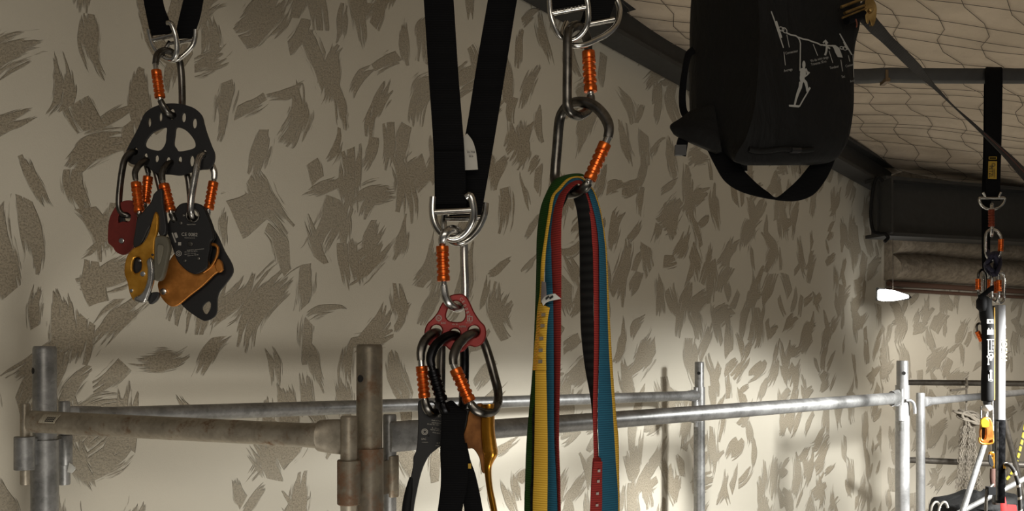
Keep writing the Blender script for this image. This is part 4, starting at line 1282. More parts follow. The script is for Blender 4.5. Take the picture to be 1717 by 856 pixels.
# stitched overlap low on the red sling
st = ribbon([((997, 772, .983), (1009, 773, .986)), ((994, 800, .982), (1008.5, 800, .986)), ((991, 840, .982), (1008.5, 840, .986)), ((989, 900, .982), (1006.5, 900, .986))], 0.0024, 4).build('stitched_overlap', M['sl_red'], r_, 0.8)
for u, q in ((1004, 788.5), (1003, 806), (1001.5, 826.5), (1000.8, 846)):
    plate([(u - 2, q - 2), (u + 2.4, q - 2.5), (u + 2.2, q + 2), (u - 2.2, q + 2.2)], [], .983, 0.0008, bevel=.0001, sub=1, front=0.0016).build('bar_tack', plain('pale_thread', (0.42, 0.36, 0.33), 0.8), st)
# forging letters on the front ring's bar
# ------------------------------------------------------------------ black gear bag, hung upside down
t = NT('bag_cloth')
v = t.coord()
weave = t.noise(v, 700, 2, 0.5).outputs[0]
wr = t.noise(t.coord((1, 1, 0.45), (0, 0.25, 0)), 16, 4, 0.55, 0.6).outputs[0]
c = t.mix(weave, (0.005, 0.005, 0.005), (0.009, 0.009, 0.009))
M['bag'] = t.set(color=c, rough=0.72, spec=0.22, normal=t.bump(t.math('ADD', wr, t.math('MULTIPLY', weave, 0.03)), 0.55, 0.02))
root = thing('gear_bag', 'large black gear bag with a white climber drawing, hung near the ceiling', 'bag', P(1300, 120, 1.72))
rings = []
for y, xl, xc, xf, xr, dz in ((-150, 1196, 1230, 1280, 1424, .05), (-135, 1180, 1222, 1272, 1432, .02), (-60, 1168, 1218, 1268, 1442, 0), (0, 1163, 1217, 1270, 1443, 0), (40, 1161, 1217, 1272, 1442, 0), (75, 1160.5, 1216, 1272, 1434, -.005),
                              (110, 1160, 1216, 1270, 1431.5, -.01), (165, 1160, 1216, 1266, 1432, -.012), (200, 1162, 1215, 1260, 1429, -.012), (232, 1170, 1213, 1250, 1423, -.008), (250, 1184, 1216, 1240, 1414, -.004),
                              (263, 1204, 1222, 1234, 1405, 0), (272, 1222, 1232, 1238, 1390, .006), (277, 1240, 1248, 1266, 1360, .02)):
    ang = [(xl, 1.74 + dz), (xc, 1.645 + dz), (xf - 4, 1.575 + dz), (xf + 10, 1.568 + dz), ((xf + xr) / 2, 1.585 + dz * .6), (xr - 14, 1.640 + dz * .5), (xr, 1.672), (xr - 10, 1.78), (xr - 40, 1.86 - dz), ((xl + xr) / 2, 1.89 - dz), (xl + 14, 1.85 - dz)]
    rings.append([P(x, y, D) for x, D in smooth(ang, 4, True)])
n = len(rings[0])
# the rim of each course sinks towards the back, as seen from below
cols = [smooth([tuple(r[i]) for r in rings], 4) for i in range(n)]
m = len(cols[0])
vs = []
for j in range(m):
    for i in range(n):
        p = Vector(cols[i][j])
        p.z += 0.0
        d = 0.0022 * math.sin(p.x * 61 + p.z * 37) * math.sin(p.z * 53 - p.x * 20)
        vs.append(p + Vector((0.3 * d, d, 0)))
fs = [(j * n + i, j * n + (i + 1) % n, (j + 1) * n + (i + 1) % n, (j + 1) * n + i) for j in range(m - 1) for i in range(n)]
fs += [tuple(range(n))[::-1], tuple((m - 1) * n + i for i in range(n))]
mb = MB().add(vs, fs)
body = mb.build('bag_body', M['bag'], root, 1.3)
BV = BVHTree.FromPolygons([tuple(p) for p in mb.v], mb.f)
EYE = Vector((0, 0, ZC))


def lay(m_, off):
    """rest a flat shape on the bag's cloth"""
    out = []
    for p in m_.v:
        d = (p - EYE).normalized()
        hit, nrm, i_, dist = BV.ray_cast(EYE, d)
        if hit is None:
            out.append(p)
            continue
        if nrm.dot(d) > 0:
            nrm = -nrm
        out.append(hit + nrm * off)
    m_.v = out
    return m_


def z2(x, y):
    return (1270 + x / 4.756, 10 + y / 4.756)


def strip(pts, wd, closed=False):
    """painted line along pts (in crop units), wd wide or a list of widths"""
    pts = [Vector((*q, 0)) for q in pts]
    fine = []
    ws = wd if isinstance(wd, (list, tuple)) else [wd] * len(pts)
    fw = []
    for i in range(len(pts) - 1):
        k = max(1, int((pts[i + 1] - pts[i]).length / 25))
        for j in range(k):
            fine.append(pts[i].lerp(pts[i + 1], j / k))
            fw.append(ws[i] + (ws[i + 1] - ws[i]) * j / k)
    fine.append(pts[-1]); fw.append(ws[-1])
    vs = []
    N = len(fine)
    for i in range(N):
        t_ = (fine[min(i + 1, N - 1)] - fine[max(i - 1, 0)]).normalized()
        s_ = Vector((-t_.y, t_.x, 0)) * fw[i] / 2
        for q in (fine[i] + s_, fine[i] - s_):
            vs.append(P(*z2(q.x, q.y), 1.6))
    return MB().add(vs, [(2 * i, 2 * i + 1, 2 * i + 3, 2 * i + 2) for i in range(N - 1)])


def poly(pts):
    return MB().add([P(*z2(*q), 1.6) for q in pts], [tuple(range(len(pts)))])


M['bag_print'] = plain('pale_screen_print', (0.36, 0.355, 0.33), 0.75, 0, 0.06)
pr = MB()
def ink(m_):
    pr.add(m_.v, m_.f)
ink(strip([(108, 45), (128, 100)], 9)); ink(strip([(128, 100), (205, 336)], 9))
ink(poly([(138, 125), (153, 120), (196, 253), (182, 260)]))
def oval(cx, cy, rx, ry, rot, wd):
    q = ell(cx, cy, rx, ry, 18, rot)
    ink(strip(q + [q[0]], wd))
oval(189, 185, 22, 14, .5, 7)
oval(214, 196, 24, 15, .9, 7)
ink(strip([(226, 214), (262, 232), (300, 238), (318, 250), (360, 265), (400, 272), (440, 288), (470, 296), (500, 312), (535, 312)], 11))
ink(strip([(318, 250), (334, 275), (340, 300), (338, 400), (336, 520)], 9))
for a, b in (((232, 230), (252, 332)), ((208, 368), (220, 475)), ((440, 305), (477, 398)), ((567, 360), (597, 455)), ((660, 430), (675, 522)), ((720, 395), (732, 445)), ((757, 385), (763, 570))):
    ink(strip([a, b], 5))
ink(strip([(520, 296), (538, 275), (556, 300)], 14)); ink(strip([(538, 275), (548, 325), (575, 342)], 13))
ink(strip([(550, 310), (546, 360), (535, 394)], 16)); ink(strip([(520, 315), (600, 320)], 11))
ink(poly([(585, 312), (618, 314), (648, 336), (662, 372), (676, 413), (636, 408), (616, 372), (604, 340)]))
oval(668, 335, 15, 10, .3, 6); oval(692, 340, 16, 12, .6, 6)
ink(strip([(652, 222), (672, 258)], 9)); ink(strip([(672, 258), (748, 390)], 10))
ink(poly([(678, 288), (692, 284), (722, 346), (708, 352)]))
# the climber
ink(poly([(367 + 13 * math.cos(a), 471 + 33 * math.sin(a)) for a in [2 * math.pi * k / 18 for k in range(18)]]))
ink(poly([(345, 498), (362, 494), (378, 500), (384, 535), (376, 570), (350, 566), (335, 545), (338, 515)]))
ink(strip([(380, 500), (392, 525), (396, 545)], [14, 13, 11])); ink(strip([(372, 565), (392, 550), (410, 528)], [14, 12, 16]))
ink(poly([(336, 550), (374, 572), (368, 600), (354, 626), (340, 612), (333, 580)]))
ink(strip([(345, 606), (338, 650), (318, 700), (304, 745), (293, 792)], [30, 27, 22, 17, 14]))
ink(strip([(366, 590), (382, 612), (390, 645), (394, 684)], [20, 24, 20, 15]))
ink(strip([(390, 682), (416, 650)], [10, 14])); ink(strip([(418, 652), (372, 730), (330, 804)], 10))
ink(poly([(248, 788), (290, 790), (334, 794), (328, 810), (285, 808), (250, 803)]))
pw = MB()
for txt, x, y, sz, ro in (('Connecteur', 270, 370, 4.4, -.22), ('Ancrage', 242, 512, 4.4, -.22), ('Via du mini range', 490, 424, 4.4, -.22), ('Traverse 30 m', 484, 455, 4.4, -.22), ('Tendeur', 608, 489, 4.4, -.22),
                          ('Sac', 680, 563, 4.4, -.22), ('Connect', 732, 474, 4.2, -.25), ('Ancr', 753, 598, 4.2, -.3)):
    k = writing(txt, *z2(x, y), sz, 1.6, ro, squeeze=.72, th=0.0)
    pw.add(k.v, k.f)
pr.add(pw.v, pw.f)
lay(pr, 0.0012).build('printed_drawing', M['bag_print'], body, 0)

# bottom hem with a small buckle
mb = MB()
hem = [P(x, y, 1.6) for x, y in ((1254, 250), (1270, 253), (1290, 252), (1310, 249), (1326, 250), (1340, 252), (1360, 250))]
hm = MB().add([p for p in hem], [])
lay(hm, 0.004)
MB().tube(smooth([tuple(p) for p in hm.v], 4), 0.0045, 8).build('hem_fold', M['bag'], root, 1.0)
hm = lay(MB().add([P(1322, 251, 1.6), P(1336, 251.5, 1.6)], []), 0.006)
MB().sweep(hm.v, rrect(.006, .004, .4)).build('hem_buckle', M['dark_plastic'], root)
# lower corner flap, carrying straps
mb = ribbon([((1160, 186, 1.70), (1196, 178, 1.66)), ((1140, 200, 1.685), (1200, 205, 1.645)), ((1127, 209, 1.68), (1205, 232, 1.635)), ((1126, 217, 1.68), (1208, 252, 1.635)), ((1133, 224, 1.68), (1206, 254, 1.64)), ((1153, 234, 1.685), (1204, 256, 1.65))], 0.008, 5)
mb.build('corner_flap', M['bag'], root, 1.2)
ribbon([((1161, 79, 1.72), (1166, 88, 1.72)), ((1150, 90, 1.72), (1158, 95, 1.715)), ((1144, 120, 1.72), (1152, 122, 1.715)), ((1139.5, 155, 1.72), (1149, 156, 1.715)), ((1140, 180, 1.72), (1149.5, 176, 1.715)), ((1146, 196, 1.70), (1153, 188, 1.70)), ((1160, 200, 1.69), (1163, 190, 1.69))], 0.004, 5).build('shoulder_strap', M['black_web'], root, 0.9)
ribbon([((1140, 226, 1.685), (1153, 230, 1.68)), ((1135.5, 240, 1.685), (1152, 242, 1.68)), ((1133, 258, 1.685), (1149, 262, 1.68))], 0.004, 4).build('strap_end', M['black_web'], root, 0.9)
P1 = P(1141, 252, 1.68)
MB().box(P1, (0.021, 0.010, 0.019)).build('slide_buckle', M['dark_plastic'], root)
ribbon([((1180, 238, 1.68), (1236, 250, 1.66)), ((1187, 252, 1.665), (1238, 266, 1.645)), ((1198, 274, 1.65), (1244, 282, 1.635)), ((1215, 302, 1.64), (1256, 296, 1.635)), ((1239, 319, 1.635), (1272, 311, 1.64)), ((1270, 329, 1.635), (1287, 322, 1.645)), ((1300, 334.2, 1.645), (1302, 331.2, 1.648)), ((1333, 336, 1.66), (1322, 317, 1.655)), ((1362, 326, 1.67), (1340, 300, 1.665)), ((1382, 303, 1.68), (1355, 282, 1.675)), ((1394, 280, 1.685), (1367, 267, 1.68)), ((1402, 258, 1.69), (1378, 250, 1.685))], 0.004, 6).build('shoulder_strap', M['black_web'], root, 0.9)
MB().box(P(1246, 280, 1.66), (0.014, 0.008, 0.016)).build('strap_tab', M['dark_plastic'], root)
MB().tube(smooth([P(1342, 273, 1.66), P(1341, 280, 1.66), P(1342, 287, 1.66), P(1341, 291, 1.66)], 4), .0006, 5).build('loose_thread', M['black_web'], root)
top = P(1315, -150, 1.72)
ribbon([(top + Vector((-.05, 0, -.01)), top + Vector((-.01, 0, -.01))), (top + Vector((-.05, 0, .3)), top + Vector((-.01, 0, .3))), (Vector((top.x - .05, top.y, ceil_z(top.x, top.y))), Vector((top.x - .01, top.y, ceil_z(top.x, top.y))))], .004, 2, True).build('hanging_loop', M['black_web'], root, .9)

# ratchet strap running off to the right
M['brass'] = metal('worn_brass_zinc', (0.20, 0.125, 0.04), (0.36, 0.24, 0.09), 0.40, 40, 0.8)
t = NT('ratchet_webbing')
v = t.coord()
wv = t.n('ShaderNodeTexWave', {'Vector': t.coord((1, 1, 1), (0, 0.9, 0)), 'Scale': 60.0, 'Distortion': 1.0}, bands_direction='Z').outputs[0]
M['ratchet_web'] = t.set(color=t.mix(wv, (0.020, 0.018, 0.016), (0.030, 0.027, 0.024)), rough=0.85, normal=t.bump(wv, 0.4, 0.001))
root = thing('ratchet_strap', 'dark ratchet strap with brass buckle slanting down to the right from the bag', 'strap', P(1455, 25, 1.62))
edges = [((1425, 20, 1.625), (1450, 0, 1.628)), ((1447, 41, 1.625), (1470, 31, 1.63)), ((1460, 55, 1.66), (1481, 44, 1.665)), ((1477, 69, 1.72), (1496, 62, 1.725)), ((1500, 91, 1.78), (1521, 86, 1.785)), ((1522, 112, 1.85), (1544.5, 111, 1.86)), ((1547, 134, 1.92), (1562, 135, 1.93)), ((1566, 149.5, 1.97), (1576, 151, 1.98)), ((1593, 174.5, 2.04), (1600, 177, 2.05)), ((1620, 200, 2.10), (1629, 202, 2.115)), ((1642, 221, 2.15), (1654, 224, 2.17)), ((1679, 258.5, 2.22), (1692, 257, 2.25)), ((1717, 303, 2.3), (1717.5, 281, 2.33)), ((1790, 385, 2.45), (1800, 365, 2.5)), ((2050, 680, 2.8), (2060, 650, 2.85))]
wb = ribbon(edges, 0.0022, 5).build('webbing', M['ratchet_web'], root, 0.8)
red = [((a[0] + (b[0] - a[0]) * .62, a[1] + (b[1] - a[1]) * .62, a[2] + (b[2] - a[2]) * .62 - .004), (a[0] + (b[0] - a[0]) * .70, a[1] + (b[1] - a[1]) * .70, a[2] + (b[2] - a[2]) * .70 - .004)) for a, b in edges[10:14]]
ribbon(red, 0.0006, 5).build('red_stripe', plain('dull_red_thread', (0.16, 0.045, 0.03), 0.8), wb, 0.8)
# buckle: two cheek plates, handle bars, spool
def cheek(du, dD):
    return plate([(1450 + du, 2), (1458 + du, -6), (1467 + du, 4), (1470 + du, 16), (1468 + du, 34), (1465 + du, 43), (1461 + du, 43.5), (1458 + du, 34), (1456 + du, 40), (1452 + du, 38), (1450 + du, 24)], [ell(1460 + du, 17, 3)], 1.612 + dD, 0.003, bevel=.0008, sub=2)
cheek(0, 0).build('cheek_plate', M['brass'], root, 0.7)
cheek(-4, 0.02).build('cheek_plate', M['brass'], root, 0.7)
for a, b, r in (((1412, 30, 1.592), (1452, 14, 1.612), 1.8), ((1416, 22, 1.594), (1450, 9, 1.612), 2.6), ((1410, 12, 1.6), (1448, -2, 1.614), 2.6)):
    loop_tube([a, b], r, 10, sub=1).build('handle_bar', M['brass'], root)
loop_tube([(1419, 34, 1.604), (1452, 22, 1.62)], 7.5, 14, sub=1, flat=1).build('spool', M['black_web'], root)
loop_tube([(1435, 32, 1.594), (1437, 40, 1.594), (1436, 46, 1.596)], 1.0, 6, sub=3).build('release_wire', plain('dull_red_wire', (.20, .06, .03), .5), root)
disc(1460, 17, 4.2, 1.606, .004).build('axle', M['brass'], root)
# ------------------------------------------------------------------ far right: gear hanging from the steel bar
M['navy'] = plain('navy_cord', (0.014, 0.013, 0.035), 0.8)
M['yellow_label'] = plain('yellow_label', (0.42, 0.27, 0.03), 0.6, 0, .06)
DH = 2.72
root = thing('anchor_strap', 'distant black strap with a yellow label hanging from the steel bar', 'strap', P(1665, 220, DH), 'black anchor straps')
bar_y, bar_D = 2.81, 2.81
px = lambda x, y, D: (x, y, D)
ribbon([((1654.5, 336, 2.738), (1677, 336, 2.736)), ((1653.5, 300, 2.738), (1677, 300, 2.736)), ((1653, 230, 2.742), (1679, 230, 2.742)), ((1652, 150, 2.755), (1680.5, 150, 2.755)), ((1652, 127, 2.768), (1680.5, 127, 2.768)), ((1652.5, 117, 2.774), (1680.5, 117, 2.774)), ((1653, 113.5, 2.79), (1680, 113.5, 2.79)), ((1654, 114, 2.82), (1679, 114, 2.82)),
        ((1652, 122, 2.842), (1676, 122, 2.842)), ((1650, 150, 2.842), (1673, 150, 2.842)), ((1649, 250, 2.84), (1668, 250, 2.84)), ((1646.5, 330, 2.84), (1662, 330, 2.84)), ((1646.5, 400, 2.84), (1660, 400, 2.84)), ((1647, 440, 2.84), (1660, 440, 2.84)), ((1650, 490, 2.83), (1662, 490, 2.83))], 0.003, 4).build('webbing', M['black_web'], root, 0.8)
lb = plate([(1657.3, 270), (1671.8, 270), (1671, 300), (1656.8, 299.5)], [], 2.732, 0.0008, bevel=.0001, sub=1).build('label', M['yellow_label'], root)
k = writing('PETZL', 1661.3, 287.5, 6.6, 2.73, math.pi / 2, squeeze=.8)
k2 = writing('connexion', 1667.5, 290, 2.6, 2.73, math.pi / 2)
k.add(k2.v, k2.f)
k2 = ring_mark(1666, 276, 2.2, 3.0, 2.73, 0)
k.add(k2.v, k2.f)
k.build('label_print', M['ink'], lb, 0)
k = plate([(1658, 262.5), (1671.5, 262.5), (1671.5, 267), (1658, 267)], [[(1659, 263.5), (1670.5, 263.5), (1670.5, 266), (1659, 266)]], 2.732, .0008, bevel=.0001, sub=1)
k.build('label', M['yellow_label'], root)
d_ring(root, [(1648.5, 322.5, 2.73), (1651.5, 331, 2.73), (1642.5, 332, 2.73), (1644, 341, 2.73), (1652, 348.5, 2.73), (1663, 350.8, 2.73), (1674, 348, 2.73), (1682, 341, 2.73), (1684, 332, 2.73), (1675, 331, 2.73), (1678, 322.5, 2.73)],
       [(1643, 332, 2.73), (1683.5, 332, 2.73)], 2.1, M['steel'], 2.0)
carabiner('distant carabiner with dull red sleeve seen edge on below the yellow-labelled strap',
          [(1662.5, 383, 2.695), (1662.5, 391, 2.70), (1663, 395, 2.715), (1663.5, 390, 2.745), (1664, 372, 2.755), (1664, 353, 2.755), (1663.5, 344, 2.745), (1663, 342, 2.725), (1662.5, 345, 2.70), (1662.3, 351, 2.695)],
          2.5, (0.1, 1.0, 5.0), M['bare_alloy'], group='distant carabiners', sleeve_mat=plain('dull_red_sleeve', (0.20, 0.035, 0.012), 0.5, 0.4))
carabiner('distant carabiner with orange sleeve on its right, above the knotted navy cord',
          [(1677.5, 424, 2.71), (1674, 431, 2.712), (1666, 436, 2.718), (1657, 432, 2.724), (1653, 422, 2.726), (1652.5, 405, 2.726), (1653.5, 392, 2.726), (1658, 386, 2.724), (1664, 384, 2.72), (1671, 386.5, 2.714), (1677, 394, 2.71), (1678.5, 400, 2.708)],
          2.4, (0.12, 0.98, 4.6), M['bare_alloy'], group='distant carabiners')
# knotted navy cord
root = thing('cord', 'knotted dark navy cord between the distant carabiners', 'cord', P(1665, 440, DH))
rnd = random.Random(3)
for i in range(4):
    pts = []
    for j in range(9):
        a = j / 8 * 2 * math.pi + i
        pts.append(P(1664 + (6 + 2 * i) * math.cos(a) + rnd.uniform(-2, 2), 442 + (13 + i) * math.sin(a) + 4 * math.sin(2 * a) + rnd.uniform(-2, 2), DH - 0.02 + 0.03 * math.sin(a * 2 + i)))
    MB().tube(smooth([tuple(p) for p in pts], 5), 0.0058, 8).build('cord_turn', M['navy'], root, 1.2)
MB().tube(smooth([P(1655, 420, 2.74), P(1660, 428, 2.7), P(1668, 424, 2.7), P(1672, 432, 2.73)], 5), .007, 8).build('cord_turn', M['navy'], root, 1.2)
# cluster of carabiners clipped to it
def far_carab(label, xs, ytop, ybot, gx, dD, mat, sl=(0.12, 0.95, 4.4)):
    x0, x1 = xs
    if gx == 0:
        pts = [(x0, ybot - 14, dD), (x0 + 2, ybot - 4, dD), ((x0 + x1) / 2, ybot, dD + .01), (x1 - 1, ybot - 5, dD + .02), (x1, ybot - 18, dD + .02), (x1, ytop + 14, dD + .02), (x1 - 2, ytop + 4, dD + .02), ((x0 + x1) / 2, ytop, dD + .01), (x0 + 1, ytop + 5, dD), (x0, ytop + 14, dD)]
    else:
        pts = [(x1, ybot - 14, dD), (x1 - 2, ybot - 4, dD), ((x0 + x1) / 2, ybot, dD + .01), (x0 + 1, ybot - 5, dD + .02), (x0, ybot - 18, dD + .02), (x0, ytop + 14, dD + .02), (x0 + 2, ytop + 4, dD + .02), ((x0 + x1) / 2, ytop, dD + .01), (x1 - 1, ytop + 5, dD), (x1, ytop + 14, dD)]
    return carabiner(label, pts, 2.3, sl, mat, group='distant carabiners')
far_carab('leftmost distant carabiner of the brightly lit cluster, orange sleeve outwards', (1640, 1652), 452, 502, 0, 2.70, M['grey_alloy'])
far_carab('second distant carabiner in the lit cluster, silver spines showing at its middle', (1648, 1658), 452, 501, 1, 2.735, M['bare_alloy'], (0.2, 0.9, 2.6))
far_carab('third distant carabiner in the lit cluster, orange sleeve beside silver spines', (1663, 1675), 454, 505, 1, 2.68, M['bare_alloy'])
far_carab('rightmost distant carabiner of the brightly lit cluster', (1671, 1684), 456, 507, 0, 2.71, M['bare_alloy'], (.1, .95, 4.4))
ribbon([((1640, 496, 2.66), (1644, 502, 2.66)), ((1650, 489, 2.655), (1653, 495, 2.655)), ((1659, 481, 2.65), (1662, 488, 2.65)), ((1666, 478, 2.66), (1666, 487, 2.66))], .003, 4).build('pull_tab', M['black_web'])
tag(bpy.data.objects['pull_tab'], 'small black tape tab lying across the lit carabiner cluster', 'tape tab')

# black padded sleeve with white print
root = thing('rope_sleeve', 'long black padded sleeve with white diagrams hanging at the right', 'rope sleeve', P(1656, 590, 2.69))
rows = [(1654, 497, 5), (1653, 500, 9), (1652.5, 512, 10.5), (1654, 530, 11), (1656.5, 545, 10.5), (1657, 600, 10.2), (1656, 640, 10.5), (1656, 668, 10.5), (1656, 672, 9)]
sm = smooth(rows, 5)
MB().sweep([P(x, y, 2.69) for x, y, r in sm], circ(1, 20), up=(0, 1, 0), scales=[(r * 2.69 / F, r * 2.69 / F * .8) for x, y, r in sm]).build('sleeve', M['rubber'], root, 1.2)
MB().sweep([P(x, y, 2.68) for x, y in ((1647, 497), (1646, 504), (1646, 515), (1648, 521))], circ(1, 16), up=(0, 1, 0), scales=[(.010, .01), (.015, .015), (.015, .015), (.008, .01)]).build('top_flap', M['rubber'], root, 1.2)
MB().sweep([P(1655, y, 2.69) for y in (670, 674, 678)], circ(1, 16), up=(0, 1, 0), scales=[(.013, .01), (.012, .01), (.010, .008)]).build('tip', M['dark_plastic'], root, 1.2)
FD, FR = 2.69, 0.0165
pr = MB()
def wp(ol, holes=()):
    k = plate(ol, holes, FD, .0004, bevel=.00005, sub=1, front=FR)
    pr.add(k.v, k.f)
def rect(x0, y0, x1, y1):
    return [(x0, y0), (x1, y0), (x1, y1), (x0, y1)]
wp(rect(1650, 535, 1661, 542.5), [rect(1654, 537, 1656, 541), rect(1657.5, 537.5, 1659, 539)])
wp(rect(1650.5, 552.5, 1661, 561)); wp(rect(1652, 550, 1654, 552)); wp(rect(1657, 550, 1659, 552))
wp(rect(1650, 568.5, 1661.5, 569.8)); wp(rect(1651.8, 570, 1653.2, 609)); wp(ell(1652.5, 610, 1.7, n=8)); wp(rect(1656.5, 570, 1657.6, 586))
wp(ell(1656.8, 596, 4.4, 5, 12), [ell(1656.8, 595, 2.0, 2, 10)]); wp(rect(1659.3, 573, 1661, 578)); wp(rect(1659.3, 581, 1661, 584)); wp(rect(1654, 587, 1660.5, 589)); wp(rect(1650, 596, 1654, 599)); wp(rect(1655, 600, 1658.5, 604))
wp(ell(1656.5, 621.5, 2.2, n=10)); wp(rect(1655.3, 623, 1658, 634)); wp(rect(1652.2, 627, 1653.2, 637)); wp(ell(1656.5, 636.5, 3.6, 2.2, 10)); wp(rect(1652.2, 636.5, 1659, 637.8))
pr.build('printed_diagram', M['white_print'], root, 0)
MB().tube(smooth([P(1667.3, 515, 2.685), P(1667.6, 560, 2.685), P(1667.2, 620, 2.685), P(1667, 670, 2.685)], 4), .0022, 6).build('yellow_piping', plain('yellow_piping', (.62, .36, .05), .6), root)
carabiner('distant carabiner with orange sleeve hooked on the left of the black padded sleeve',
          [(1647, 573, 2.70), (1648, 576, 2.705), (1652, 574, 2.72), (1653, 566, 2.725), (1651, 552, 2.72), (1647, 544, 2.715), (1641, 542, 2.705), (1637.5, 547, 2.70), (1638.5, 555, 2.70)],
          1.9, (0.1, 1.0, 4.2), M['grey_alloy'], group='distant carabiners')

# grey bar with lettering, darker below
root = thing('hanging_bar', 'tall grey metal bar with yellowish lettering beside the black padded sleeve', 'bar', P(1676, 680, 2.74))
MB().sweep([P(1677, 511, 2.74), P(1676.5, 706, 2.74)], rrect(.0120, .0120, .35), up=(0, 1, 0)).build('upper_bar', M['grey_bar'], root, .5)
MB().sweep([P(1669.5, 512, 2.765), P(1669, 845, 2.765)], rrect(.0075, .008, .35), up=(0, 1, 0)).build('back_rail', plain('dark_brown_steel', (.035, .022, .016), .5, .4), root, .5)
MB().sweep([P(1676.2, 703, 2.738), P(1675, 842, 2.738)], rrect(.0130, .0125, .25), up=(0, 1, 0)).build('lower_bar', M['black_alloy'], root, .5)
MB().sweep([P(1672.5, 706, 2.722), P(1671.5, 838, 2.722)], rrect(.0022, .003, .3), up=(0, 1, 0)).build('groove_rib', M['grey_alloy'], root, .5)
MB().tube([P(1684, 546, 2.735), P(1684.5, 550, 2.735)], .004, 8).build('stud', M['bare_alloy'], root)
k = writing('IOEMA', 1680, 588, 8.5, 2.74, math.pi / 2, .0126, squeeze=1.1)
k.build('lettering', plain('yellowed_lettering', (.60, .52, .26), .6), root, 0)

# gold descender below the sleeve
root = thing('descender', 'small bright gold descender hanging under the black padded sleeve', 'descender', P(1654, 720, 2.68))
plate([(1645, 702), (1652, 698.5), (1659, 700), (1663, 708), (1665, 722), (1666, 740), (1660, 744), (1648, 743.5), (1643, 738), (1643, 720)], [smooth([(1646, 716), (1650, 715), (1652, 720), (1651, 734), (1646, 736), (1644.5, 724)], 2, True)], 2.672, .010, bevel=.003, sub=3).build('side_plate', M['copper'], root, .8)
plate([(1644, 703), (1656, 701), (1658, 714), (1646, 716)], [], 2.662, .006, bevel=.002, sub=2).build('yellow_cam', plain('bright_yellow_alloy', (.62, .44, .02), .35, .3, .05), root, .8)
plate([(1643.5, 716), (1652, 714), (1653, 733), (1645, 738)], [], 2.685, .012, bevel=.002, sub=2).build('black_core', M['dark_plastic'], root, .8)
loop_tube([(1642, 733, 2.665), (1643, 741, 2.662), (1652, 744, 2.662), (1664, 742, 2.662), (1665, 736, 2.665)], 1.6, 8).build('lower_rim', M['gold'], root, 1.)
MB().ball(P(1655, 683, 2.69), .0155, 14, (1, .8, .75)).build('white_collar', plain('white_plastic', (.70, .70, .68), .5, 0, .05), root, 1.2)
for a, b in (((1645, 681, 2.69), (1644.5, 706, 2.68)), ((1664, 672, 2.70), (1665, 722, 2.685)), ((1655.5, 690, 2.685), (1655, 700, 2.68))):
    loop_tube([a, b], 1.5, 8, sub=1).build('link', M['bare_alloy'], root)

# lower gear on the bar
root = thing('rope_grab', 'small gold and brown rope grab clipped low on the hanging bar', 'rope grab', P(1664, 775, 2.73))
plate([(1658, 758), (1663, 756.5), (1667, 760), (1667, 785), (1663, 780), (1658.5, 772)], [ell(1662.5, 764, 1.8)], 2.72, .008, bevel=.002, sub=2).build('side_plate', M['gold'], root, .8)
plate([(1657, 763), (1661, 762), (1666, 778), (1662, 782), (1657.5, 774)], [], 2.712, .004, bevel=.001, sub=2).build('cam', M['dark_plastic'], root, .8)
ribbon([((1661, 785, 2.72), (1668, 785, 2.72)), ((1660.5, 800, 2.72), (1668, 800, 2.72)), ((1662, 815, 2.72), (1668, 815, 2.72))], .006, 3).build('brown_tape', plain('brown_tape', (.07, .028, .018), .8), root, .8)
loop_tube([(1665, 812, 2.71), (1659, 818, 2.70), (1655, 826, 2.70), (1653.5, 840, 2.70), (1653, 870, 2.70)], 2.6, 8).build('tail_cord', M['tube_dark'], root, 1.)
MB().box(P(1661, 822, 2.70), (.022, .02, .024)).build('strap_keeper', M['rubber'], root)
plate([(1680, 790), (1684, 789), (1686, 797), (1686, 812), (1683, 818), (1680, 816)], [], 2.735, .012, bevel=.003, sub=2).build('steel_shell', M['steel'], root, .8)
plate([(1680.5, 776), (1685.5, 776), (1685.5, 785), (1680.5, 785)], [], 2.73, .010, bevel=.002, sub=1).build('yellow_ring', plain('yellow_plastic', (.62, .33, .03), .5), root, .8)

# ropes
t = NT('flecked_rope')
v = t.coord()
wv = t.n('ShaderNodeTexWave', {'Vector': t.coord((1, 1, 1), (0, .5, 0)), 'Scale': 9.0, 'Distortion': 2.0, 'Detail': 2.0}, bands_direction='Z').outputs[0]
M['rope_black'] = t.set(color=t.mix(t.smoothstep(wv, .86, .95), (.018, .016, .014), (.55, .50, .42)), rough=.85)
t = NT('yellow_rope')
v = t.coord()
wv = t.n('ShaderNodeTexWave', {'Vector': t.coord((1, 1, 1), (0, -.6, 0)), 'Scale': 11.0, 'Distortion': 1.0}, bands_direction='Z').outputs[0]
M['rope_yellow'] = t.set(color=t.mix(t.smoothstep(wv, .72, .85), (.60, .48, .05), (.04, .035, .03)), rough=.85)
o = loop_tube([(1683, 778, 2.73), (1690, 778, 2.72), (1698, 785, 2.71), (1705, 802, 2.70), (1709, 822, 2.70), (1710.5, 856, 2.70), (1710, 920, 2.70), (1704, 1010, 2.70)], 3.2, 10).build('rope', M['rope_black'])
tag(o, 'black rope with white flecks bending down beside the hanging bar', 'rope')
o = loop_tube([(1722, 690, 3.7), (1717, 723, 3.7), (1709, 758, 3.68), (1703, 778, 3.66), (1696, 793, 3.62), (1684, 807, 3.6), (1672, 818, 3.6)], 2.2, 10).build('rope', M['rope_yellow'])
tag(o, 'yellow and black striped rope near the right edge of the photo', 'rope')

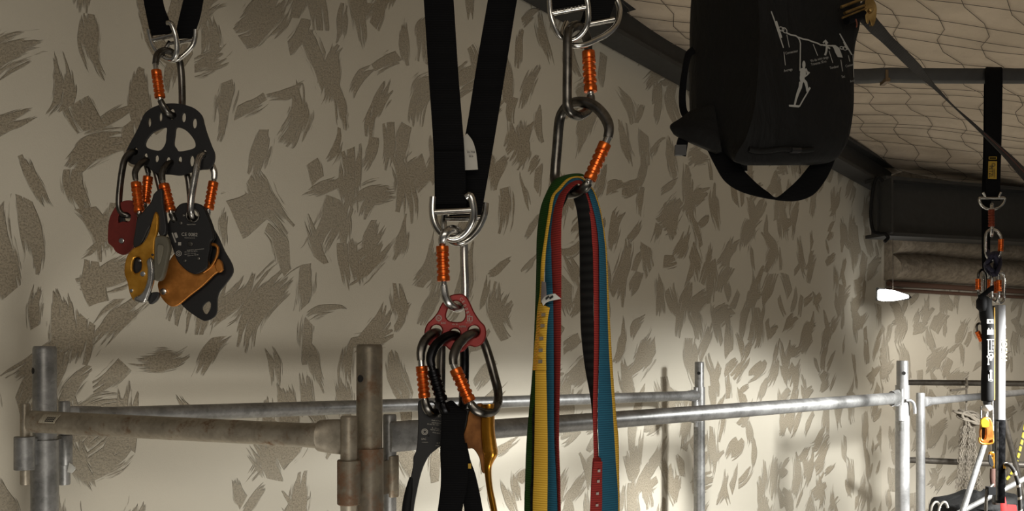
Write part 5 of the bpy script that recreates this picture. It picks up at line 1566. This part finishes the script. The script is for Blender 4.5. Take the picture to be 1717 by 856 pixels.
# black pack lying low at the right corner
root = thing('rope_bag', 'black gear pack with red trim low in the right corner', 'bag', P(1640, 900, 3.15))
rows = []
for y, x0, x1, d in ((823.5, 1634, 1664, .03), (828, 1624, 1696, .09), (834, 1606, 1702, .12), (840, 1578, 1704, .14), (850, 1570, 1705, .15), (900, 1568, 1706, .16), (980, 1570, 1702, .16), (1030, 1580, 1690, .13), (1045, 1600, 1670, .06)):
    c = (x0 + x1) / 2
    h_ = (x1 - x0) / 2
    rows.append([P(c + h_ * (abs(math.cos(a)) ** .7) * (1 if math.cos(a) > 0 else -1), y, 3.18) + Vector((0, d * math.sin(a) + .01 * math.sin(a * 7 + y), .006 * math.sin(a * 5 + y * .3))) for a in (2 * math.pi * k / 32 for k in range(32))])
cols = [smooth([tuple(r[i]) for r in rows], 3) for i in range(32)]
m = len(cols[0])
mb = MB().add([cols[i][j] for j in range(m) for i in range(32)], [(j * 32 + i, (j + 1) * 32 + i, (j + 1) * 32 + (i + 1) % 32, j * 32 + (i + 1) % 32) for j in range(m - 1) for i in range(32)] + [tuple(range(32)), tuple((m - 1) * 32 + i for i in range(32))[::-1]])
mb.build('bag_body', M['bag'], root, 1.3)
M['red_trim'] = plain('red_trim', (.30, .02, .02), .5)
ribbon([((1679, 833, 2.94), (1684, 831, 2.94)), ((1678, 845, 2.94), (1687, 845, 2.94)), ((1680, 870, 2.94), (1690, 870, 2.94))], .006, 3).build('red_strap', M['red_trim'], root, .9)
ribbon([((1690, 845, 2.98), (1703, 846, 3.0)), ((1688, 858, 2.98), (1705, 858, 3.0)), ((1688, 880, 2.98), (1705, 880, 3.0))], .006, 3).build('red_panel', M['red_trim'], root, .9)
for dx in (0, 13):
    loop_tube([(1560 + dx, 866, 3.02), (1562 + dx, 850, 3.02), (1567 + dx, 842, 3.02), (1573 + dx, 842, 3.02), (1576 + dx, 850, 3.03)], 2.0, 8).build('pale_handle', plain('pale_cord', (.45, .43, .39), .7), root, 1.)

# hank of grey net hanging from the upper dark tube
M['net'] = plain('grey_net_cord', (.23, .20, .16), .9, 0, .35, 90)
root = thing('net_hank', 'knotted hank of grey brown netting tied to the upper dark tube', 'net', P(1625, 740, 4.12))
MB().tube(smooth([P(1620, 634, 4.21), P(1621.5, 640, 4.20), P(1620.5, 648, 4.20), P(1620.5, 665, 4.18), P(1620, 688, 4.15)], 4), .0048, 8).build('hanging_cord', M['net'], root, 1.)
loop_tube([(1594, 654, 4.2), (1605, 653, 4.2), (1619, 651, 4.195), (1622, 646, 4.19), (1618, 644, 4.19)], 1.9, 8).build('knot_tail', M['net'], root, 1.)
rnd = random.Random(11)
mb = MB()
for i in range(12):
    pts = []
    cx, cy = 1626 + rnd.uniform(-7, 7), 699 + rnd.uniform(-3, 4)
    rx, ry, ph = rnd.uniform(9, 20), rnd.uniform(5, 12), rnd.uniform(0, 6.28)
    for j in range(10):
        a = 2 * math.pi * j / 10
        pts.append(tuple(P(cx + rx * math.cos(a) + rnd.uniform(-1.5, 1.5), cy + ry * math.sin(a + ph * .2) + rnd.uniform(-1.5, 1.5), 4.12 + .035 * math.sin(a * 1.0 + ph))))
    mb.tube(smooth(pts, 4, True), .0055, 7, closed=True)
mb.build('knot', M['net'], root, 1.2)
mb = MB()
for layer in range(2):
    N = 9
    for i in range(N):
        for sgn in (1, -1):
            pts = []
            for j in range(24):
                q = j / 23
                y = 706 + q * 118 + rnd.uniform(-1, 1) - (14 * abs(i / N - .4) if q > .8 else 0)
                half = 11 + 12 * q ** 1.3
                cx = 1621 + 4.5 * q
                z = (i + .5 + .5 * sgn * (1 if (j // 2) % 2 else -1) * .9) / N * 2 - 1
                x = cx + half * z * (1 if q > .08 else .55) + 1.2 * math.sin(q * 9 + layer * 2)
                pts.append(tuple(P(x, y, 4.10 + layer * .03 + .02 * math.sin(i * 1.7 + q * 5 + layer))))
            mb.tube(smooth(pts, 2), .0015, 5)
mb.build('netting', M['net'], root, 1.2)
